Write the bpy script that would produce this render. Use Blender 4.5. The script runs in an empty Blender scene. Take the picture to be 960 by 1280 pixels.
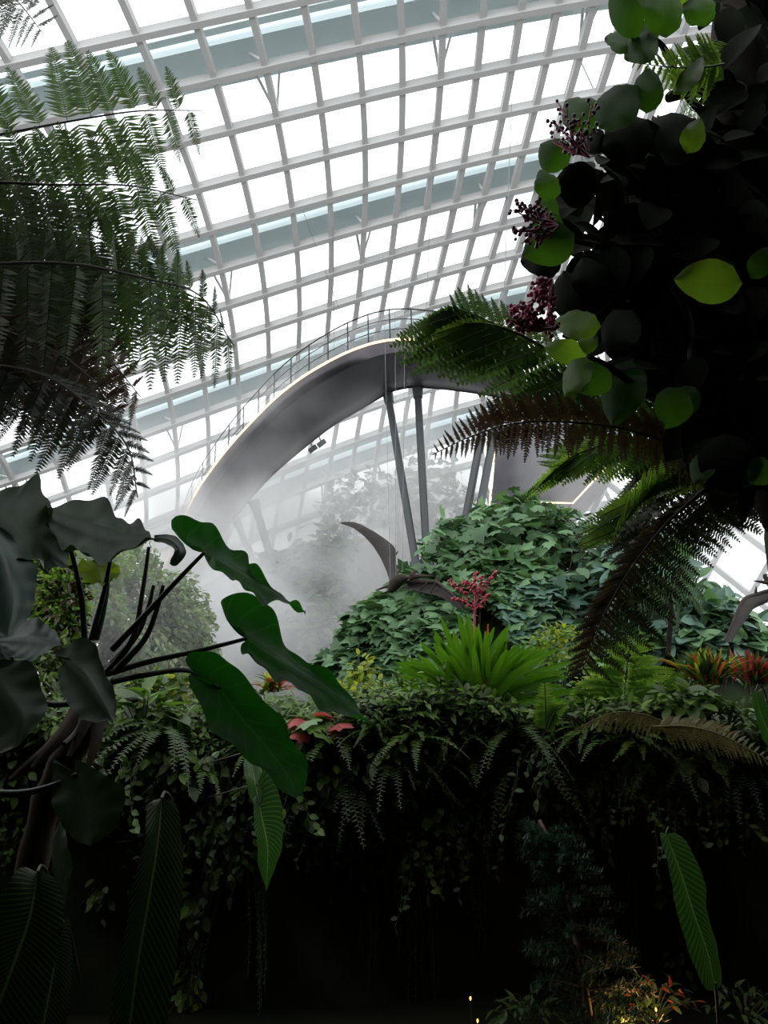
import bpy, math, random
import numpy as np
from math import sin, cos, pi, radians
rnd = random.Random(7); RNG = np.random.default_rng(7)
SC = bpy.context.scene; COL = SC.collection
# ------------------------------------------------------------------ camera geometry
F = 960.0; TH = radians(20); EYE = np.array([0, 0, 1.6])
def ray(px, py):
    u = (px-480)/F; v = (640-py)/F
    return np.array([u, cos(TH)-v*sin(TH), sin(TH)+v*cos(TH)])
def at(px, py, Y):
    d = ray(px, py); return EYE+d*(Y/d[1])
def at_z(px, py, z):
    d = ray(px, py); return EYE+d*((z-EYE[2])/d[2])
def A(*pts): return np.array([at(*p) for p in pts])
def pix(p):
    p = np.asarray(p, float)-EYE
    dep = p[1]*cos(TH)+p[2]*sin(TH); up = -p[1]*sin(TH)+p[2]*cos(TH)
    return 480+F*p[0]/dep, 640-F*up/dep
def hit_ell(px, py, c, r):
    d = ray(px, py)/r; o = (EYE-c)/r
    a = d@d; b = 2*(o@d); k = o@o-1; D = b*b-4*a*k
    if D < 0: return None
    s = math.sqrt(D); t = (-b-s)/(2*a)
    if t < 0: t = (-b+s)/(2*a)
    return EYE+ray(px, py)*t
def nrm(v):
    v = np.asarray(v, float); return v/(np.linalg.norm(v, axis=-1, keepdims=True)+1e-12)
def spline(pts, n=24):
    P = np.asarray(pts, float)
    if len(P) == 2: return P[0]+(P[1]-P[0])*np.linspace(0, 1, n)[:, None]
    Q = np.vstack([2*P[0]-P[1], P, 2*P[-1]-P[-2]]); m = len(P)-1
    T = np.linspace(0, m-1e-9, n); i = T.astype(int); t = (T-i)[:, None]
    a, b, c, d = Q[i], Q[i+1], Q[i+2], Q[i+3]
    return .5*(2*b+(c-a)*t+(2*a-5*b+4*c-d)*t*t+(3*b-a-3*c+d)*t**3)
def resamp(P, n):
    P = np.asarray(P, float); s = np.r_[0, np.cumsum(np.linalg.norm(np.diff(P, axis=0), axis=1))]
    q = np.linspace(0, s[-1], n); return np.stack([np.interp(q, s, P[:, k]) for k in range(P.shape[1])], 1)
# ------------------------------------------------------------------ mesh builder
class MB:
    def __init__(s): s.v = []; s.f = []; s.u = []; s.n = 0
    def add(s, v, f, uv=None, m=0):
        v = np.asarray(v, float).reshape(-1, 3); f = np.asarray(f, int)
        if f.ndim == 1: f = f[None]
        s.v.append(v); s.f.append((f+s.n, m)); s.n += len(v)
        s.u.append(np.asarray(uv, float).reshape(-1, 2) if uv is not None else np.full((len(v), 2), .5))
    def build(s, name, mats, parent=None, smooth=True):
        if not isinstance(mats, (list, tuple)): mats = [mats]
        V = np.vstack(s.v) if s.v else np.zeros((0, 3)); U = np.vstack(s.u)
        if parent is not None:
            r = parent
            while r.parent is not None: r = r.parent
            V = V-np.array(r.location)
        me = bpy.data.meshes.new(name)
        L = np.concatenate([f.ravel() for f, _ in s.f]); tot = np.concatenate([np.full(len(f), f.shape[1]) for f, _ in s.f])
        mi = np.concatenate([np.full(len(f), m) for f, m in s.f])
        me.vertices.add(len(V)); me.vertices.foreach_set('co', V.ravel().astype(np.float32))
        me.loops.add(len(L)); me.loops.foreach_set('vertex_index', L.astype(np.int32))
        me.polygons.add(len(tot)); st = np.r_[0, np.cumsum(tot)[:-1]]
        me.polygons.foreach_set('loop_start', st.astype(np.int32))
        me.polygons.foreach_set('material_index', mi.astype(np.int32))
        me.polygons.foreach_set('use_smooth', np.full(len(tot), smooth))
        uvl = me.uv_layers.new(name='UVMap'); uvl.data.foreach_set('uv', U[L].ravel().astype(np.float32))
        for m in mats: me.materials.append(m)
        me.update(calc_edges=True); me.validate()
        o = bpy.data.objects.new(name, me); COL.objects.link(o)
        if parent is not None: o.parent = parent
        return o
def tag(o, label=None, cat=None, group=None, kind=None):
    if label: o['label'] = label
    if cat: o['category'] = cat
    if group: o['group'] = group
    if kind: o['kind'] = kind
    return o
def thing(name, loc, label, cat, group=None):
    o = bpy.data.objects.new(name, None); COL.objects.link(o); o.location = tuple(float(x) for x in loc)
    o.empty_display_size = .1
    return tag(o, label, cat, group)
def copy_tree(o, parent=None):
    c = o.copy(); COL.objects.link(c)
    if parent is not None: c.parent = parent
    for ch in [x for x in list(o.children)]: copy_tree(ch, c)
    return c
# ------------------------------------------------------------------ shapes
def frames(P):
    T = nrm(np.gradient(P, axis=0)); ref = np.array([0, 0, 1.]) if abs(T[0][2]) < .9 else np.array([1., 0, 0])
    n = nrm(np.cross(T[0], ref)); N = [n]
    for k in range(1, len(P)):
        n = n-T[k]*(n@T[k]); n = nrm(n); N.append(n)
    N = np.array(N); return T, N, np.cross(T, N)
def tube(mb, P, r, n=6, m=0, cap=True):
    P = np.asarray(P, float); T, N, B = frames(P); k = len(P)
    r = np.broadcast_to(np.asarray(r, float) if not callable(r) else r(np.linspace(0, 1, k)), (k,))
    a = np.arange(n)*2*pi/n
    V = P[:, None]+r[:, None, None]*(np.cos(a)[None, :, None]*N[:, None]+np.sin(a)[None, :, None]*B[:, None])
    i = np.arange(k-1)[:, None]*n; j = np.arange(n)[None]; j2 = (j+1) % n
    fq = np.stack([i+j, i+j2, i+n+j2, i+n+j], -1).reshape(-1, 4)
    uv = np.stack(np.broadcast_arrays(np.linspace(0, 1, n)[None], np.linspace(0, 1, k)[:, None]), -1)
    mb.add(V, fq, uv, m)
    if cap and n > 2:
        mb.add(V[0], np.arange(n)[::-1][None], None, m); mb.add(V[-1], np.arange(n)[None], None, m)
def sweep(mb, P, prof, side, up, m=0, closed=True, cap=True):
    """closed 2-D profile swept along P with explicit side / up vectors per point"""
    P = np.asarray(P, float); prof = np.asarray(prof, float); n = len(prof); k = len(P)
    side = np.broadcast_to(side, P.shape); up = np.broadcast_to(up, P.shape)
    V = P[:, None]+prof[None, :, 0, None]*side[:, None]+prof[None, :, 1, None]*up[:, None]
    i = np.arange(k-1)[:, None]*n; j = np.arange(n)[None]; j2 = (j+1) % n
    mb.add(V, np.stack([i+j, i+j2, i+n+j2, i+n+j], -1).reshape(-1, 4), None, m)
    if cap: mb.add(V[0], np.arange(n)[::-1][None], None, m); mb.add(V[-1], np.arange(n)[None], None, m)
def grid_faces(a, b):
    i = np.arange(a-1)[:, None]*b; j = np.arange(b-1)[None]
    return np.stack([i+j, i+j+1, i+b+j+1, i+b+j], -1).reshape(-1, 4)
def surf(mb, G, m=0, uv=None):
    a, b = G.shape[:2]
    if uv is None: uv = np.stack(np.broadcast_arrays(np.linspace(0, 1, b)[None], np.linspace(0, 1, a)[:, None]), -1)
    mb.add(G.reshape(-1, 3), grid_faces(a, b), uv, m)
def box(mb, c, s, m=0, R=None):
    s = np.asarray(s, float)/2
    v = np.array([[x, y, z] for x in (-1, 1) for y in (-1, 1) for z in (-1, 1)])*s
    if R is not None: v = v@np.asarray(R).T
    mb.add(v+np.asarray(c, float), [[0, 1, 3, 2], [4, 6, 7, 5], [0, 4, 5, 1], [2, 3, 7, 6], [0, 2, 6, 4], [1, 5, 7, 3]], None, m)
def blob(mb, c, r, nu=14, nv=9, noise=0., m=0, seed=0):
    g = np.random.default_rng(seed); th = np.linspace(0, 2*pi, nu+1)[None]; ph = np.linspace(-pi/2, pi/2, nv)[:, None]
    D = np.stack(np.broadcast_arrays(np.cos(ph)*np.cos(th), np.cos(ph)*np.sin(th), np.sin(ph)), -1)
    h = 1+noise*(np.sin(D[..., 0]*4+g.random()*6)*np.cos(D[..., 1]*5+g.random()*6)+np.sin(D[..., 2]*6+g.random()*6)*.6)
    surf(mb, np.asarray(c, float)+D*np.asarray(r, float)*h[..., None], m)
def strap(mb, P, w, side, fold=.15, m=0, across=3):
    """strip leaf along P, half-width w(t), lying along `side`, edges lifted by fold"""
    P = np.asarray(P, float); k = len(P); T = nrm(np.gradient(P, axis=0)); t = np.linspace(0, 1, k)
    s = np.broadcast_to(side, P.shape); s = nrm(s-T*np.sum(s*T, 1, keepdims=True)); nn = np.cross(s, T)
    W = w(t) if callable(w) else np.broadcast_to(w, (k,))
    u = np.linspace(-1, 1, across)
    G = P[:, None]+s[:, None]*(W[:, None]*u[None])[..., None]+nn[:, None]*((W*fold)[:, None]*np.abs(u)[None])[..., None]
    surf(mb, G, m, np.stack(np.broadcast_arrays((u[None]+1)/2, t[:, None]), -1))
def lances(mb, B, D, S, L, W, m=0, mid=.35):
    """many small pointed leaflets: bases B, directions D, side vectors S, lengths L, half widths W"""
    B = B.reshape(-1, 3); D = nrm(D.reshape(-1, 3)); S = nrm(S.reshape(-1, 3)); L = np.asarray(L).reshape(-1, 1); W = np.asarray(W).reshape(-1, 1)
    V = np.stack([B-S*W*.55, B+S*W*.55, B+D*L*mid+S*W, B+D*L*mid-S*W, B+D*L+S*W*.12, B+D*L-S*W*.12], 1)
    n = len(B); i = np.arange(n)[:, None]*6
    f = np.concatenate([i+np.array([[0, 1, 2, 3]]), i+np.array([[3, 2, 4, 5]])])
    uv = np.tile(np.array([[.3, 0], [.7, 0], [1, .35], [0, .35], [.5, 1], [.5, 1]]), (n, 1))
    mb.add(V, f, uv, m)
def frond(mb, path, dA, dB, length, npin=18, t0=.08, droop=.25, fwd=.25, npl=26, pl=.17, pw=.30, r=.008, rp=.0022, simple=False, curl=0., seed=0, jit=.06, down=(0, 0, -1), mid=.35, wr=.14, length_b=None):
    """fern frond: rachis, pinnae on sides dA / dB (vectors, or pairs start/end), leaflets on each pinna. material 0 leaf, 1 stalk"""
    g = np.random.default_rng(seed); P = spline(path, 60); T = nrm(np.gradient(P, axis=0)); down = np.asarray(down, float)
    tube(mb, P, lambda t: r*(1-.8*t)+.0006, 5, 1)
    for side, d in ((1, dA), (-1, dB)):
        d = np.asarray(d, float); d = d if d.ndim == 2 else np.stack([d, d])
        for k in range(npin):
            t = t0+(1-t0)*(k+(.0 if side > 0 else .4))/npin; q = t*59; i = int(q); base = P[i]+(P[min(i+1, 59)]-P[i])*(q-i); tan = T[i]
            L = length if (side > 0 or length_b is None) else length_b; L = L(t) if callable(L) else L
            L = L*(1+g.normal()*jit)
            if L <= .002: continue
            dd = nrm(nrm(d[0]*(1-t)+d[1]*t)+tan*fwd*(.7+.6*t)+g.normal(size=3)*jit)
            nplane = nrm(np.cross(dd, tan))
            if simple:
                lances(mb, base, dd+down*droop, nrm(np.cross(nplane, dd)), L, L*wr, 0, mid); continue
            s = np.linspace(0, 1, 10)[:, None]
            Q = base+dd*L*s+down*L*droop*s*s+nplane*(curl*L)*s**3
            tube(mb, Q, rp, 3, 1, False)
            u = np.linspace(.06, .99, npl); idx = u*9; i0 = np.minimum(idx.astype(int), 8); fr = (idx-i0)[:, None]
            B = Q[i0]*(1-fr)+Q[i0+1]*fr; tq = nrm(Q[i0+1]-Q[i0])
            sd = nrm(np.cross(nplane, tq))
            prof = np.minimum(1, .75+u*1.2)*(1-u**2.2*.86)
            for sg in (1, -1):
                D = nrm(sd*sg+tq*.42+g.normal(size=(npl, 3))*.09+nplane*g.normal()*.12)
                LL = L*pl*prof*(1+g.normal(size=npl)*.08)
                lances(mb, B, D, tq, LL, np.full(npl, L*.93/npl*pw*1.7)*(.5+.5*prof), 0, mid)
def loft_leaf(mb, mid, left, right, n=26, across=5, lobe=0., bend=0., wave=0., m=0, seed=0, cup=(0, 0, 0)):
    """leaf blade between a midrib line and its two edge lines (3-D). The first `lobe` share of each edge runs round the basal lobe."""
    g = np.random.default_rng(seed); t = np.linspace(0, 1, n); M = spline(mid, 40); tm = np.clip((t-lobe)/(1-lobe), 0, 1)
    Mq = np.stack([np.interp(tm, np.linspace(0, 1, 40), M[:, k]) for k in range(3)], 1)
    L = resamp(spline(left, 160), n); R = resamp(spline(right, 160), n)
    L[-1] = R[-1] = Mq[-1]; nn = nrm(np.cross(L[n//2]-Mq[n//2], M[-1]-M[0])); cup = np.asarray(cup, float)
    u = np.linspace(-1, 1, 2*across+1); rows = []
    W = np.linalg.norm(L-Mq, axis=1)+np.linalg.norm(R-Mq, axis=1)
    for a in u:
        E = L if a < 0 else R; s = abs(a)
        pos = Mq*(1-s)+E*s
        pos = pos+nn*(bend*4*s*(1-s)*W*.25)[:, None]+nn*(wave*s*s*(np.sin(t*19+(3 if a < 0 else 0))+.7*np.sin(t*43+a*2))*W.max())[:, None]+cup*(s*s)
        rows.append(pos)
    G = np.stack(rows, 1)
    surf(mb, G, m, np.stack(np.broadcast_arrays((u[None]+1)/2, t[:, None]), -1))
def rotm(y, z):
    y = nrm(y); x = nrm(np.cross(y, z)); z = np.cross(x, y); return np.stack([x, y, z], -1)
def scatter(mb, tv, tf, tuv, pos, R, s, m=0):
    n = len(pos); k = len(tv); s = np.asarray(s).reshape(-1, 1, 1)
    V = np.einsum('nij,kj->nki', R, tv)*s+pos[:, None]
    f = (np.asarray(tf)[None]+np.arange(n)[:, None, None]*k).reshape(-1, np.asarray(tf).shape[1])
    mb.add(V, f, np.tile(tuv, (n, 1)), m)
def leaf_template(outline, nv=7, across=2, fold=.18, droop=.25):
    t = np.linspace(0, 1, nv); u = np.linspace(-1, 1, 2*across+1); w = np.array([outline(x) for x in t])
    X = w[:, None]*u[None]; Y = np.broadcast_to(t[:, None], X.shape); Z = fold*np.abs(X)-droop*Y**2
    return np.stack([X, Y, Z], -1).reshape(-1, 3), grid_faces(nv, 2*across+1), np.stack(np.broadcast_arrays((u[None]+1)/2, t[:, None]), -1).reshape(-1, 2)
OVAL = leaf_template(lambda t: .30*math.sin(pi*min(1, t*.96+.03))**.75+.004)
LANCE = leaf_template(lambda t: .16*math.sin(pi*t**.8)+.006, 6, 1)
SMALL = leaf_template(lambda t: .28*math.sin(pi*t)+.01, 4, 1)
def _vine():
    o = [(0, 0), (.28, -.16), (.5, .02), (.62, .25), (.40, .38), (.50, .68), (.24, .66), (0, 1.05)]
    pts = o+[(-x, y) for x, y in o[-2:0:-1]]; c = (0, .3)
    V = [(c[0], c[1], .06)]+[(x, y, -.22*(x*x)-.12*y*y) for x, y in pts]; n = len(pts)
    f = [[0, 1+2*k, 1+(2*k+1) % n, 1+(2*k+2) % n] for k in range(n//2)]
    return np.array(V), np.array(f), np.array([(x+.5, y) for x, y, _ in V])
VINE = _vine()
# ------------------------------------------------------------------ materials
def lin(c):
    c = [x/255 for x in c]; return tuple(x/12.92 if x <= .04045 else ((x+.055)/1.055)**2.4 for x in c)+(1,)
def new_mat(name):
    m = bpy.data.materials.new(name); m.use_nodes = True; nt = m.node_tree; nt.nodes.clear()
    return m, nt, (lambda t, **k: _node(nt, t, **k))
def _node(nt, t, **k):
    n = nt.nodes.new(t)
    for a, b in k.items(): setattr(n, a, b)
    return n
def noise_mix(nt, N, ca, cb, scale, detail=3, lo=.35, hi=.65):
    tc = N('ShaderNodeNewGeometry'); no = N('ShaderNodeTexNoise'); no.inputs['Scale'].default_value = scale; no.inputs['Detail'].default_value = detail
    nt.links.new(tc.outputs['Position'], no.inputs['Vector'])
    mr = N('ShaderNodeMapRange'); mr.inputs['From Min'].default_value = lo; mr.inputs['From Max'].default_value = hi
    nt.links.new(no.outputs['Fac'], mr.inputs['Value'])
    mx = N('ShaderNodeMix', data_type='RGBA'); mx.inputs['A'].default_value = ca; mx.inputs['B'].default_value = cb
    nt.links.new(mr.outputs['Result'], mx.inputs['Factor']); return mx.outputs['Result']
def leaf_mat(name, ca, cb, tr=.35, tcol=None, rough=.45, scale=6., vein=None, spec=.4):
    """leaf: two-tone base colour, light passing through; vein = (colour, count, slant, sharpness, midrib)"""
    m, nt, N = new_mat(name); col = noise_mix(nt, N, lin(ca), lin(cb), scale)
    tcs = noise_mix(nt, N, lin(tcol or cb), lin(tcol or cb), scale) if False else None
    if vein:
        vc, cnt, slant, sharp, mid = vein
        uv = N('ShaderNodeUVMap'); sp = N('ShaderNodeSeparateXYZ'); nt.links.new(uv.outputs['UV'], sp.inputs[0])
        def M(op, a, b=None):
            n = N('ShaderNodeMath', operation=op)
            for i, x in enumerate((a, b)):
                if x is None: continue
                if isinstance(x, (int, float)): n.inputs[i].default_value = x
                else: nt.links.new(x, n.inputs[i])
            return n.outputs[0]
        au = M('ABSOLUTE', M('MULTIPLY', M('SUBTRACT', sp.outputs['X'], .5), 2.))
        ph = M('FRACT', M('SUBTRACT', M('MULTIPLY', sp.outputs['Y'], cnt), M('MULTIPLY', M('POWER', au, .8), slant)))
        ln = M('POWER', M('ABSOLUTE', M('SUBTRACT', M('MULTIPLY', ph, 2.), 1.)), sharp)
        mb_ = M('LESS_THAN', au, mid); fac = M('MAXIMUM', M('MULTIPLY', ln, .8), mb_)
        mx = N('ShaderNodeMix', data_type='RGBA'); nt.links.new(fac, mx.inputs['Factor']); nt.links.new(col, mx.inputs['A']); mx.inputs['B'].default_value = lin(vc)
        col = mx.outputs['Result']
    p = N('ShaderNodeBsdfPrincipled'); nt.links.new(col, p.inputs['Base Color']); p.inputs['Roughness'].default_value = rough
    p.inputs['Specular IOR Level'].default_value = spec
    o = N('ShaderNodeOutputMaterial')
    if tr > 0:
        t = N('ShaderNodeBsdfTranslucent')
        if tcol: t.inputs['Color'].default_value = lin(tcol)
        else: nt.links.new(col, t.inputs['Color'])
        ms = N('ShaderNodeMixShader'); ms.inputs[0].default_value = tr
        nt.links.new(p.outputs[0], ms.inputs[1]); nt.links.new(t.outputs[0], ms.inputs[2]); nt.links.new(ms.outputs[0], o.inputs[0])
    else: nt.links.new(p.outputs[0], o.inputs[0])
    return m
def solid(name, c, rough=.6, metal=0., c2=None, scale=4., bump=0., spec=.5):
    m, nt, N = new_mat(name); p = N('ShaderNodeBsdfPrincipled'); o = N('ShaderNodeOutputMaterial'); nt.links.new(p.outputs[0], o.inputs[0])
    nt.links.new(noise_mix(nt, N, lin(c), lin(c2 or c), scale, 6), p.inputs['Base Color'])
    p.inputs['Roughness'].default_value = rough; p.inputs['Metallic'].default_value = metal; p.inputs['Specular IOR Level'].default_value = spec
    if bump:
        no = N('ShaderNodeTexNoise'); no.inputs['Scale'].default_value = scale*3; no.inputs['Detail'].default_value = 8
        tc = N('ShaderNodeNewGeometry'); nt.links.new(tc.outputs['Position'], no.inputs['Vector'])
        b = N('ShaderNodeBump'); b.inputs['Strength'].default_value = bump; nt.links.new(no.outputs['Fac'], b.inputs['Height']); nt.links.new(b.outputs[0], p.inputs['Normal'])
    return m
def emit(name, c, s):
    m, nt, N = new_mat(name); e = N('ShaderNodeEmission'); e.inputs[0].default_value = lin(c); e.inputs[1].default_value = s
    o = N('ShaderNodeOutputMaterial'); nt.links.new(e.outputs[0], o.inputs[0]); return m
def glass_mat():
    m, nt, N = new_mat('clear_glass'); t = N('ShaderNodeBsdfTransparent'); t.inputs[0].default_value = (.93, .96, .96, 1)
    g = N('ShaderNodeBsdfGlossy'); g.inputs['Roughness'].default_value = .03; fr = N('ShaderNodeFresnel'); fr.inputs[0].default_value = 1.25
    ms = N('ShaderNodeMixShader'); o = N('ShaderNodeOutputMaterial')
    nt.links.new(fr.outputs[0], ms.inputs[0]); nt.links.new(t.outputs[0], ms.inputs[1]); nt.links.new(g.outputs[0], ms.inputs[2]); nt.links.new(ms.outputs[0], o.inputs[0]); return m
def frost_mat():
    m, nt, N = new_mat('hazy_glass'); t = N('ShaderNodeBsdfTransparent'); t.inputs[0].default_value = (.95, .96, .96, 1); d = N('ShaderNodeBsdfTranslucent'); d.inputs[0].default_value = (.8, .8, .8, 1)
    ms = N('ShaderNodeMixShader'); ms.inputs[0].default_value = .25; o = N('ShaderNodeOutputMaterial'); nt.links.new(t.outputs[0], ms.inputs[1]); nt.links.new(d.outputs[0], ms.inputs[2]); nt.links.new(ms.outputs[0], o.inputs[0]); return m
def mist_mat(name, dens, nscale, lo, hi, off=(0, 0, 0)):
    m, nt, N = new_mat(name); o = N('ShaderNodeOutputMaterial'); vs = N('ShaderNodeVolumeScatter'); vs.inputs['Color'].default_value = (.97, .975, 1, 1); vs.inputs['Anisotropy'].default_value = .0
    tc = N('ShaderNodeTexCoord'); ln = N('ShaderNodeVectorMath', operation='LENGTH'); nt.links.new(tc.outputs['Object'], ln.inputs[0])
    fall = N('ShaderNodeMapRange', interpolation_type='SMOOTHSTEP'); fall.inputs['From Min'].default_value = 1; fall.inputs['From Max'].default_value = .25
    nt.links.new(ln.outputs['Value'], fall.inputs['Value'])
    ge = N('ShaderNodeNewGeometry'); mp = N('ShaderNodeMapping'); mp.inputs['Location'].default_value = off; mp.inputs['Scale'].default_value = (1, .6, 1.0)
    no = N('ShaderNodeTexNoise'); no.inputs['Scale'].default_value = nscale; no.inputs['Detail'].default_value = 3.5; no.inputs['Roughness'].default_value = .55
    nt.links.new(ge.outputs['Position'], mp.inputs[0]); nt.links.new(mp.outputs[0], no.inputs['Vector'])
    mr = N('ShaderNodeMapRange', interpolation_type='SMOOTHSTEP'); mr.inputs['From Min'].default_value = lo; mr.inputs['From Max'].default_value = hi
    nt.links.new(no.outputs['Fac'], mr.inputs['Value'])
    a = N('ShaderNodeMath', operation='MULTIPLY'); nt.links.new(fall.outputs[0], a.inputs[0]); nt.links.new(mr.outputs[0], a.inputs[1])
    b = N('ShaderNodeMath', operation='MULTIPLY'); nt.links.new(a.outputs[0], b.inputs[0]); b.inputs[1].default_value = dens
    nt.links.new(b.outputs[0], vs.inputs['Density']); nt.links.new(vs.outputs[0], o.inputs['Volume']); return m
SKY = 2.3
BLOCKER_Y, BLOCKER_Z = 2.1, 6.0  # edge of the unseen overhang, placed to darken the foreground
MISTSET = [
 (at(285, 660, 34), (10, 8, 8), .42, 'thick white mist round the low end of the walkway', .20, .33, .66, (0, 0, 0)),
 (at(420, 680, 26.5), (7.5, 3.6, 5.6), .5, 'drifting mist in front of the misty hillside', .28, .34, .66, (11.1, 3, 0)),
 (at(530, 620, 28), (6, 3.6, 5.5), .42, 'mist drifting between the middle columns and the hillside', .26, .34, .66, (23.1, 3, 5)),
 (at(665, 610, 23.4), (4.5, 1.9, 3.6), .30, 'grey mist hanging round the tower foot', .3, .33, .66, (5.2, 3, 2)),
 (at(870, 700, 24), (8, 8, 6.5), .11, 'pale mist before the far lattice wall', .2, .3, .66, (7.3, 1, 2)),
 (at(420, 520, 24), (5, 3, 3), .16, 'wisps of mist across the underside of the walkway', .4, .42, .7, (31.3, 1, 2)),
 (at(330, 790, 21), (4.2, 2.6, 3.4), .34, 'mist in the hollow between the broad leaves and the mound', .25, .3, .66, (41.3, 1, 2)),
 (at(170, 760, 9.3), (2.6, 1.3, 1.8), .10, 'pale haze before the olive-green tree at the left', .35, .3, .66, (51.3, 1, 2)),
]
# ------------------------------------------------------------------ world, camera, film
w = bpy.data.worlds.new('sky'); SC.world = w; w.use_nodes = True
bg = w.node_tree.nodes['Background']; bg.inputs[0].default_value = (.955, .975, 1, 1); bg.inputs[1].default_value = SKY
cam = bpy.data.cameras.new('camera'); co = bpy.data.objects.new('camera', cam); COL.objects.link(co); SC.camera = co
cam.sensor_fit = 'VERTICAL'; cam.sensor_height = 36; cam.sensor_width = 27; cam.lens = 36*F/1280; cam.clip_end = 400
co.location = EYE; co.rotation_euler = (pi/2+TH, 0, 0)
SC.view_settings.view_transform = 'Standard'; SC.view_settings.look = 'None'; SC.view_settings.gamma = 1; SC.view_settings.use_curve_mapping = False
SC.view_settings.exposure = 0
cy = SC.cycles; cy.use_denoising = True; cy.max_bounces = 6; cy.diffuse_bounces = 3; cy.glossy_bounces = 2; cy.transmission_bounces = 3; cy.volume_bounces = 1; cy.transparent_max_bounces = 12
cy.use_adaptive_sampling = True; cy.adaptive_threshold = .02
try: cy.volume_step_rate = 1.0
except Exception: pass
# ------------------------------------------------------------------ materials of the setting
M_STEEL = solid('white_painted_steel', (196, 196, 194), .55)
M_RIB = solid('pale_blue_grey_steel', (216, 228, 230), .6)
M_GLASS = glass_mat()
M_ROCK = solid('dark_mossy_rock', (40, 42, 28), .95, 0, (24, 32, 17), 2.5, .8, .1)
M_SOIL = solid('damp_soil', (30, 26, 20), .95, 0, (20, 26, 14), 1.5, .6, .1)
M_HILL = solid('mossy_ground', (44, 56, 36), .95, 0, (30, 38, 22), 1.2, .6, .1)
M_DECK = solid('dark_grey_metal', (84, 84, 90), .42, .35, (74, 74, 80), .6)
M_FASC = solid('polished_grey_metal', (78, 75, 77), .22, .8, (62, 60, 64), 1.)
M_COLUMN = solid('grey_painted_column', (60, 64, 66), .5, .2)
M_DARKSTEEL = solid('dark_steel', (50, 52, 54), .5, .5)
M_LED = emit('warm_light_strip', (255, 214, 165), 3.2)
M_CABLE = solid('steel_cable', (120, 122, 124), .5, .6)
M_FROST = frost_mat()
M_CORE = solid('dark_grey_cladding', (70, 68, 76), .7, 0, (60, 58, 66), .8)
# ------------------------------------------------------------------ glass dome: nodes of its lattice fitted to a smooth shell
NODES = {0: {0: (170, 35), 1: (243, 19), 2: (317, 4), -1: (90, 56)},
 1: {-1: (133, 134), 0: (203, 107), 1: (270, 94), 2: (332, 80), 3: (392, 63), 4: (447, 52), 5: (503, 40), 6: (554, 29), 7: (603, 18), 8: (652, 8), 9: (698, 3)},
 2: {1: (290, 162), 2: (346, 143), 3: (402, 130), 4: (453, 117), 5: (502, 107), 6: (550, 96), 7: (595, 87), 8: (640, 77), 9: (683, 68), 10: (725, 60)},
 3: {0: (250, 232), 1: (307, 218), 2: (358, 203), 3: (408, 189), 4: (455, 177), 5: (500, 165), 6: (544, 155), 7: (587, 145), 8: (628, 135), 9: (668, 127), 10: (708, 118), 11: (747, 113)},
 4: {0: (267, 286), 1: (319, 269), 2: (364, 254), 3: (411, 245), 4: (455, 232), 5: (496, 222), 6: (537, 212), 7: (575, 204)},
 5: {0: (277, 332), 1: (325, 317), 2: (370, 304), 3: (413, 291), 4: (453, 277), 5: (493, 269), 6: (531, 260), 7: (569, 250), 8: (604, 241), 9: (639, 232)},
 6: {0: (286, 375), 1: (331, 361), 2: (372, 349), 3: (414, 337), 4: (451, 326), 5: (488, 314), 6: (524, 303), 7: (560, 295), 8: (592, 286), 9: (625, 277)},
 7: {0: (292, 417), 1: (335, 404), 2: (374, 392), 3: (411, 380), 4: (448, 369), 5: (483, 359), 6: (518, 347), 7: (551, 336), 8: (583, 327), 9: (614, 318), 10: (647, 311)},
 8: {-1: (254, 472), -2: (210, 486), 0: (296, 458), 1: (335, 447), 2: (374, 431), 3: (409, 420), 4: (445, 408), 5: (477, 398), 6: (509, 387), 7: (539, 378), 8: (569, 370), 9: (601, 363), 10: (630, 357)},
 9: {-3: (173, 541), -2: (218, 524), -1: (259, 509), 0: (297, 496), 1: (335, 483), 2: (370, 471), 3: (403, 461)},
 10: {-3: (180, 580), -2: (220, 562), -1: (259, 548), 0: (297, 536), 1: (333, 524)},
 11: {-3: (185, 617), -2: (222, 603), -1: (260, 588), 0: (297, 577)},
 12: {-3: (183, 652)}, 13: {1: (321, 634), 2: (351, 620), 3: (381, 609), 4: (408, 600), 5: (435, 589)}, 14: {1: (313, 673), 2: (343, 657), 3: (373, 643)}}
ii, jj, xx, yy = map(np.array, zip(*[(i, j, p[0], p[1]) for j, r_ in NODES.items() for i, p in r_.items()]))
def basis(i, j): i = i/10.; j = j/10.; return np.stack([np.ones_like(i), i, j, i*i, i*j, j*j, i**3, i*i*j, i*j*j, j**3], -1)
BX = np.linalg.lstsq(basis(ii.astype(float), jj.astype(float)), np.stack([xx, yy], 1).astype(float), rcond=None)[0]
DC = np.array([12., 8., 0]); DR = np.array([95., 62., 31.])
def dome(i, j, k=1.0):
    x, y = basis(np.array([float(i)]), np.array([float(j)]))[0]@BX
    return hit_ell(x, y, DC, DR*k)
def dnorm(p): return nrm((np.asarray(p)-DC)/DR**2)
I0, I1, J0, J1 = -7, 15, -3, 17
ceiling = thing('ceiling', (0, 40, 20), 'curved glass roof on a pale steel lattice', 'roof'); ceiling['kind'] = 'structure'; del ceiling['category']
def bar(mb, P, w_, d_):
    P = np.array(P); T = nrm(np.gradient(P, axis=0)); n = dnorm(P); s = nrm(np.cross(T, n))
    sweep(mb, P-n*d_*.5, [(-w_/2, -d_/2), (w_/2, -d_/2), (w_/2, d_/2), (-w_/2, d_/2)], s, n)
for i in range(I0, I1+1):
    mb = MB(); bar(mb, [dome(i, j) for j in np.arange(J0, J1+.1, .5)], .26, .42); mb.build('mullion', M_STEEL, ceiling, False)
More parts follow.
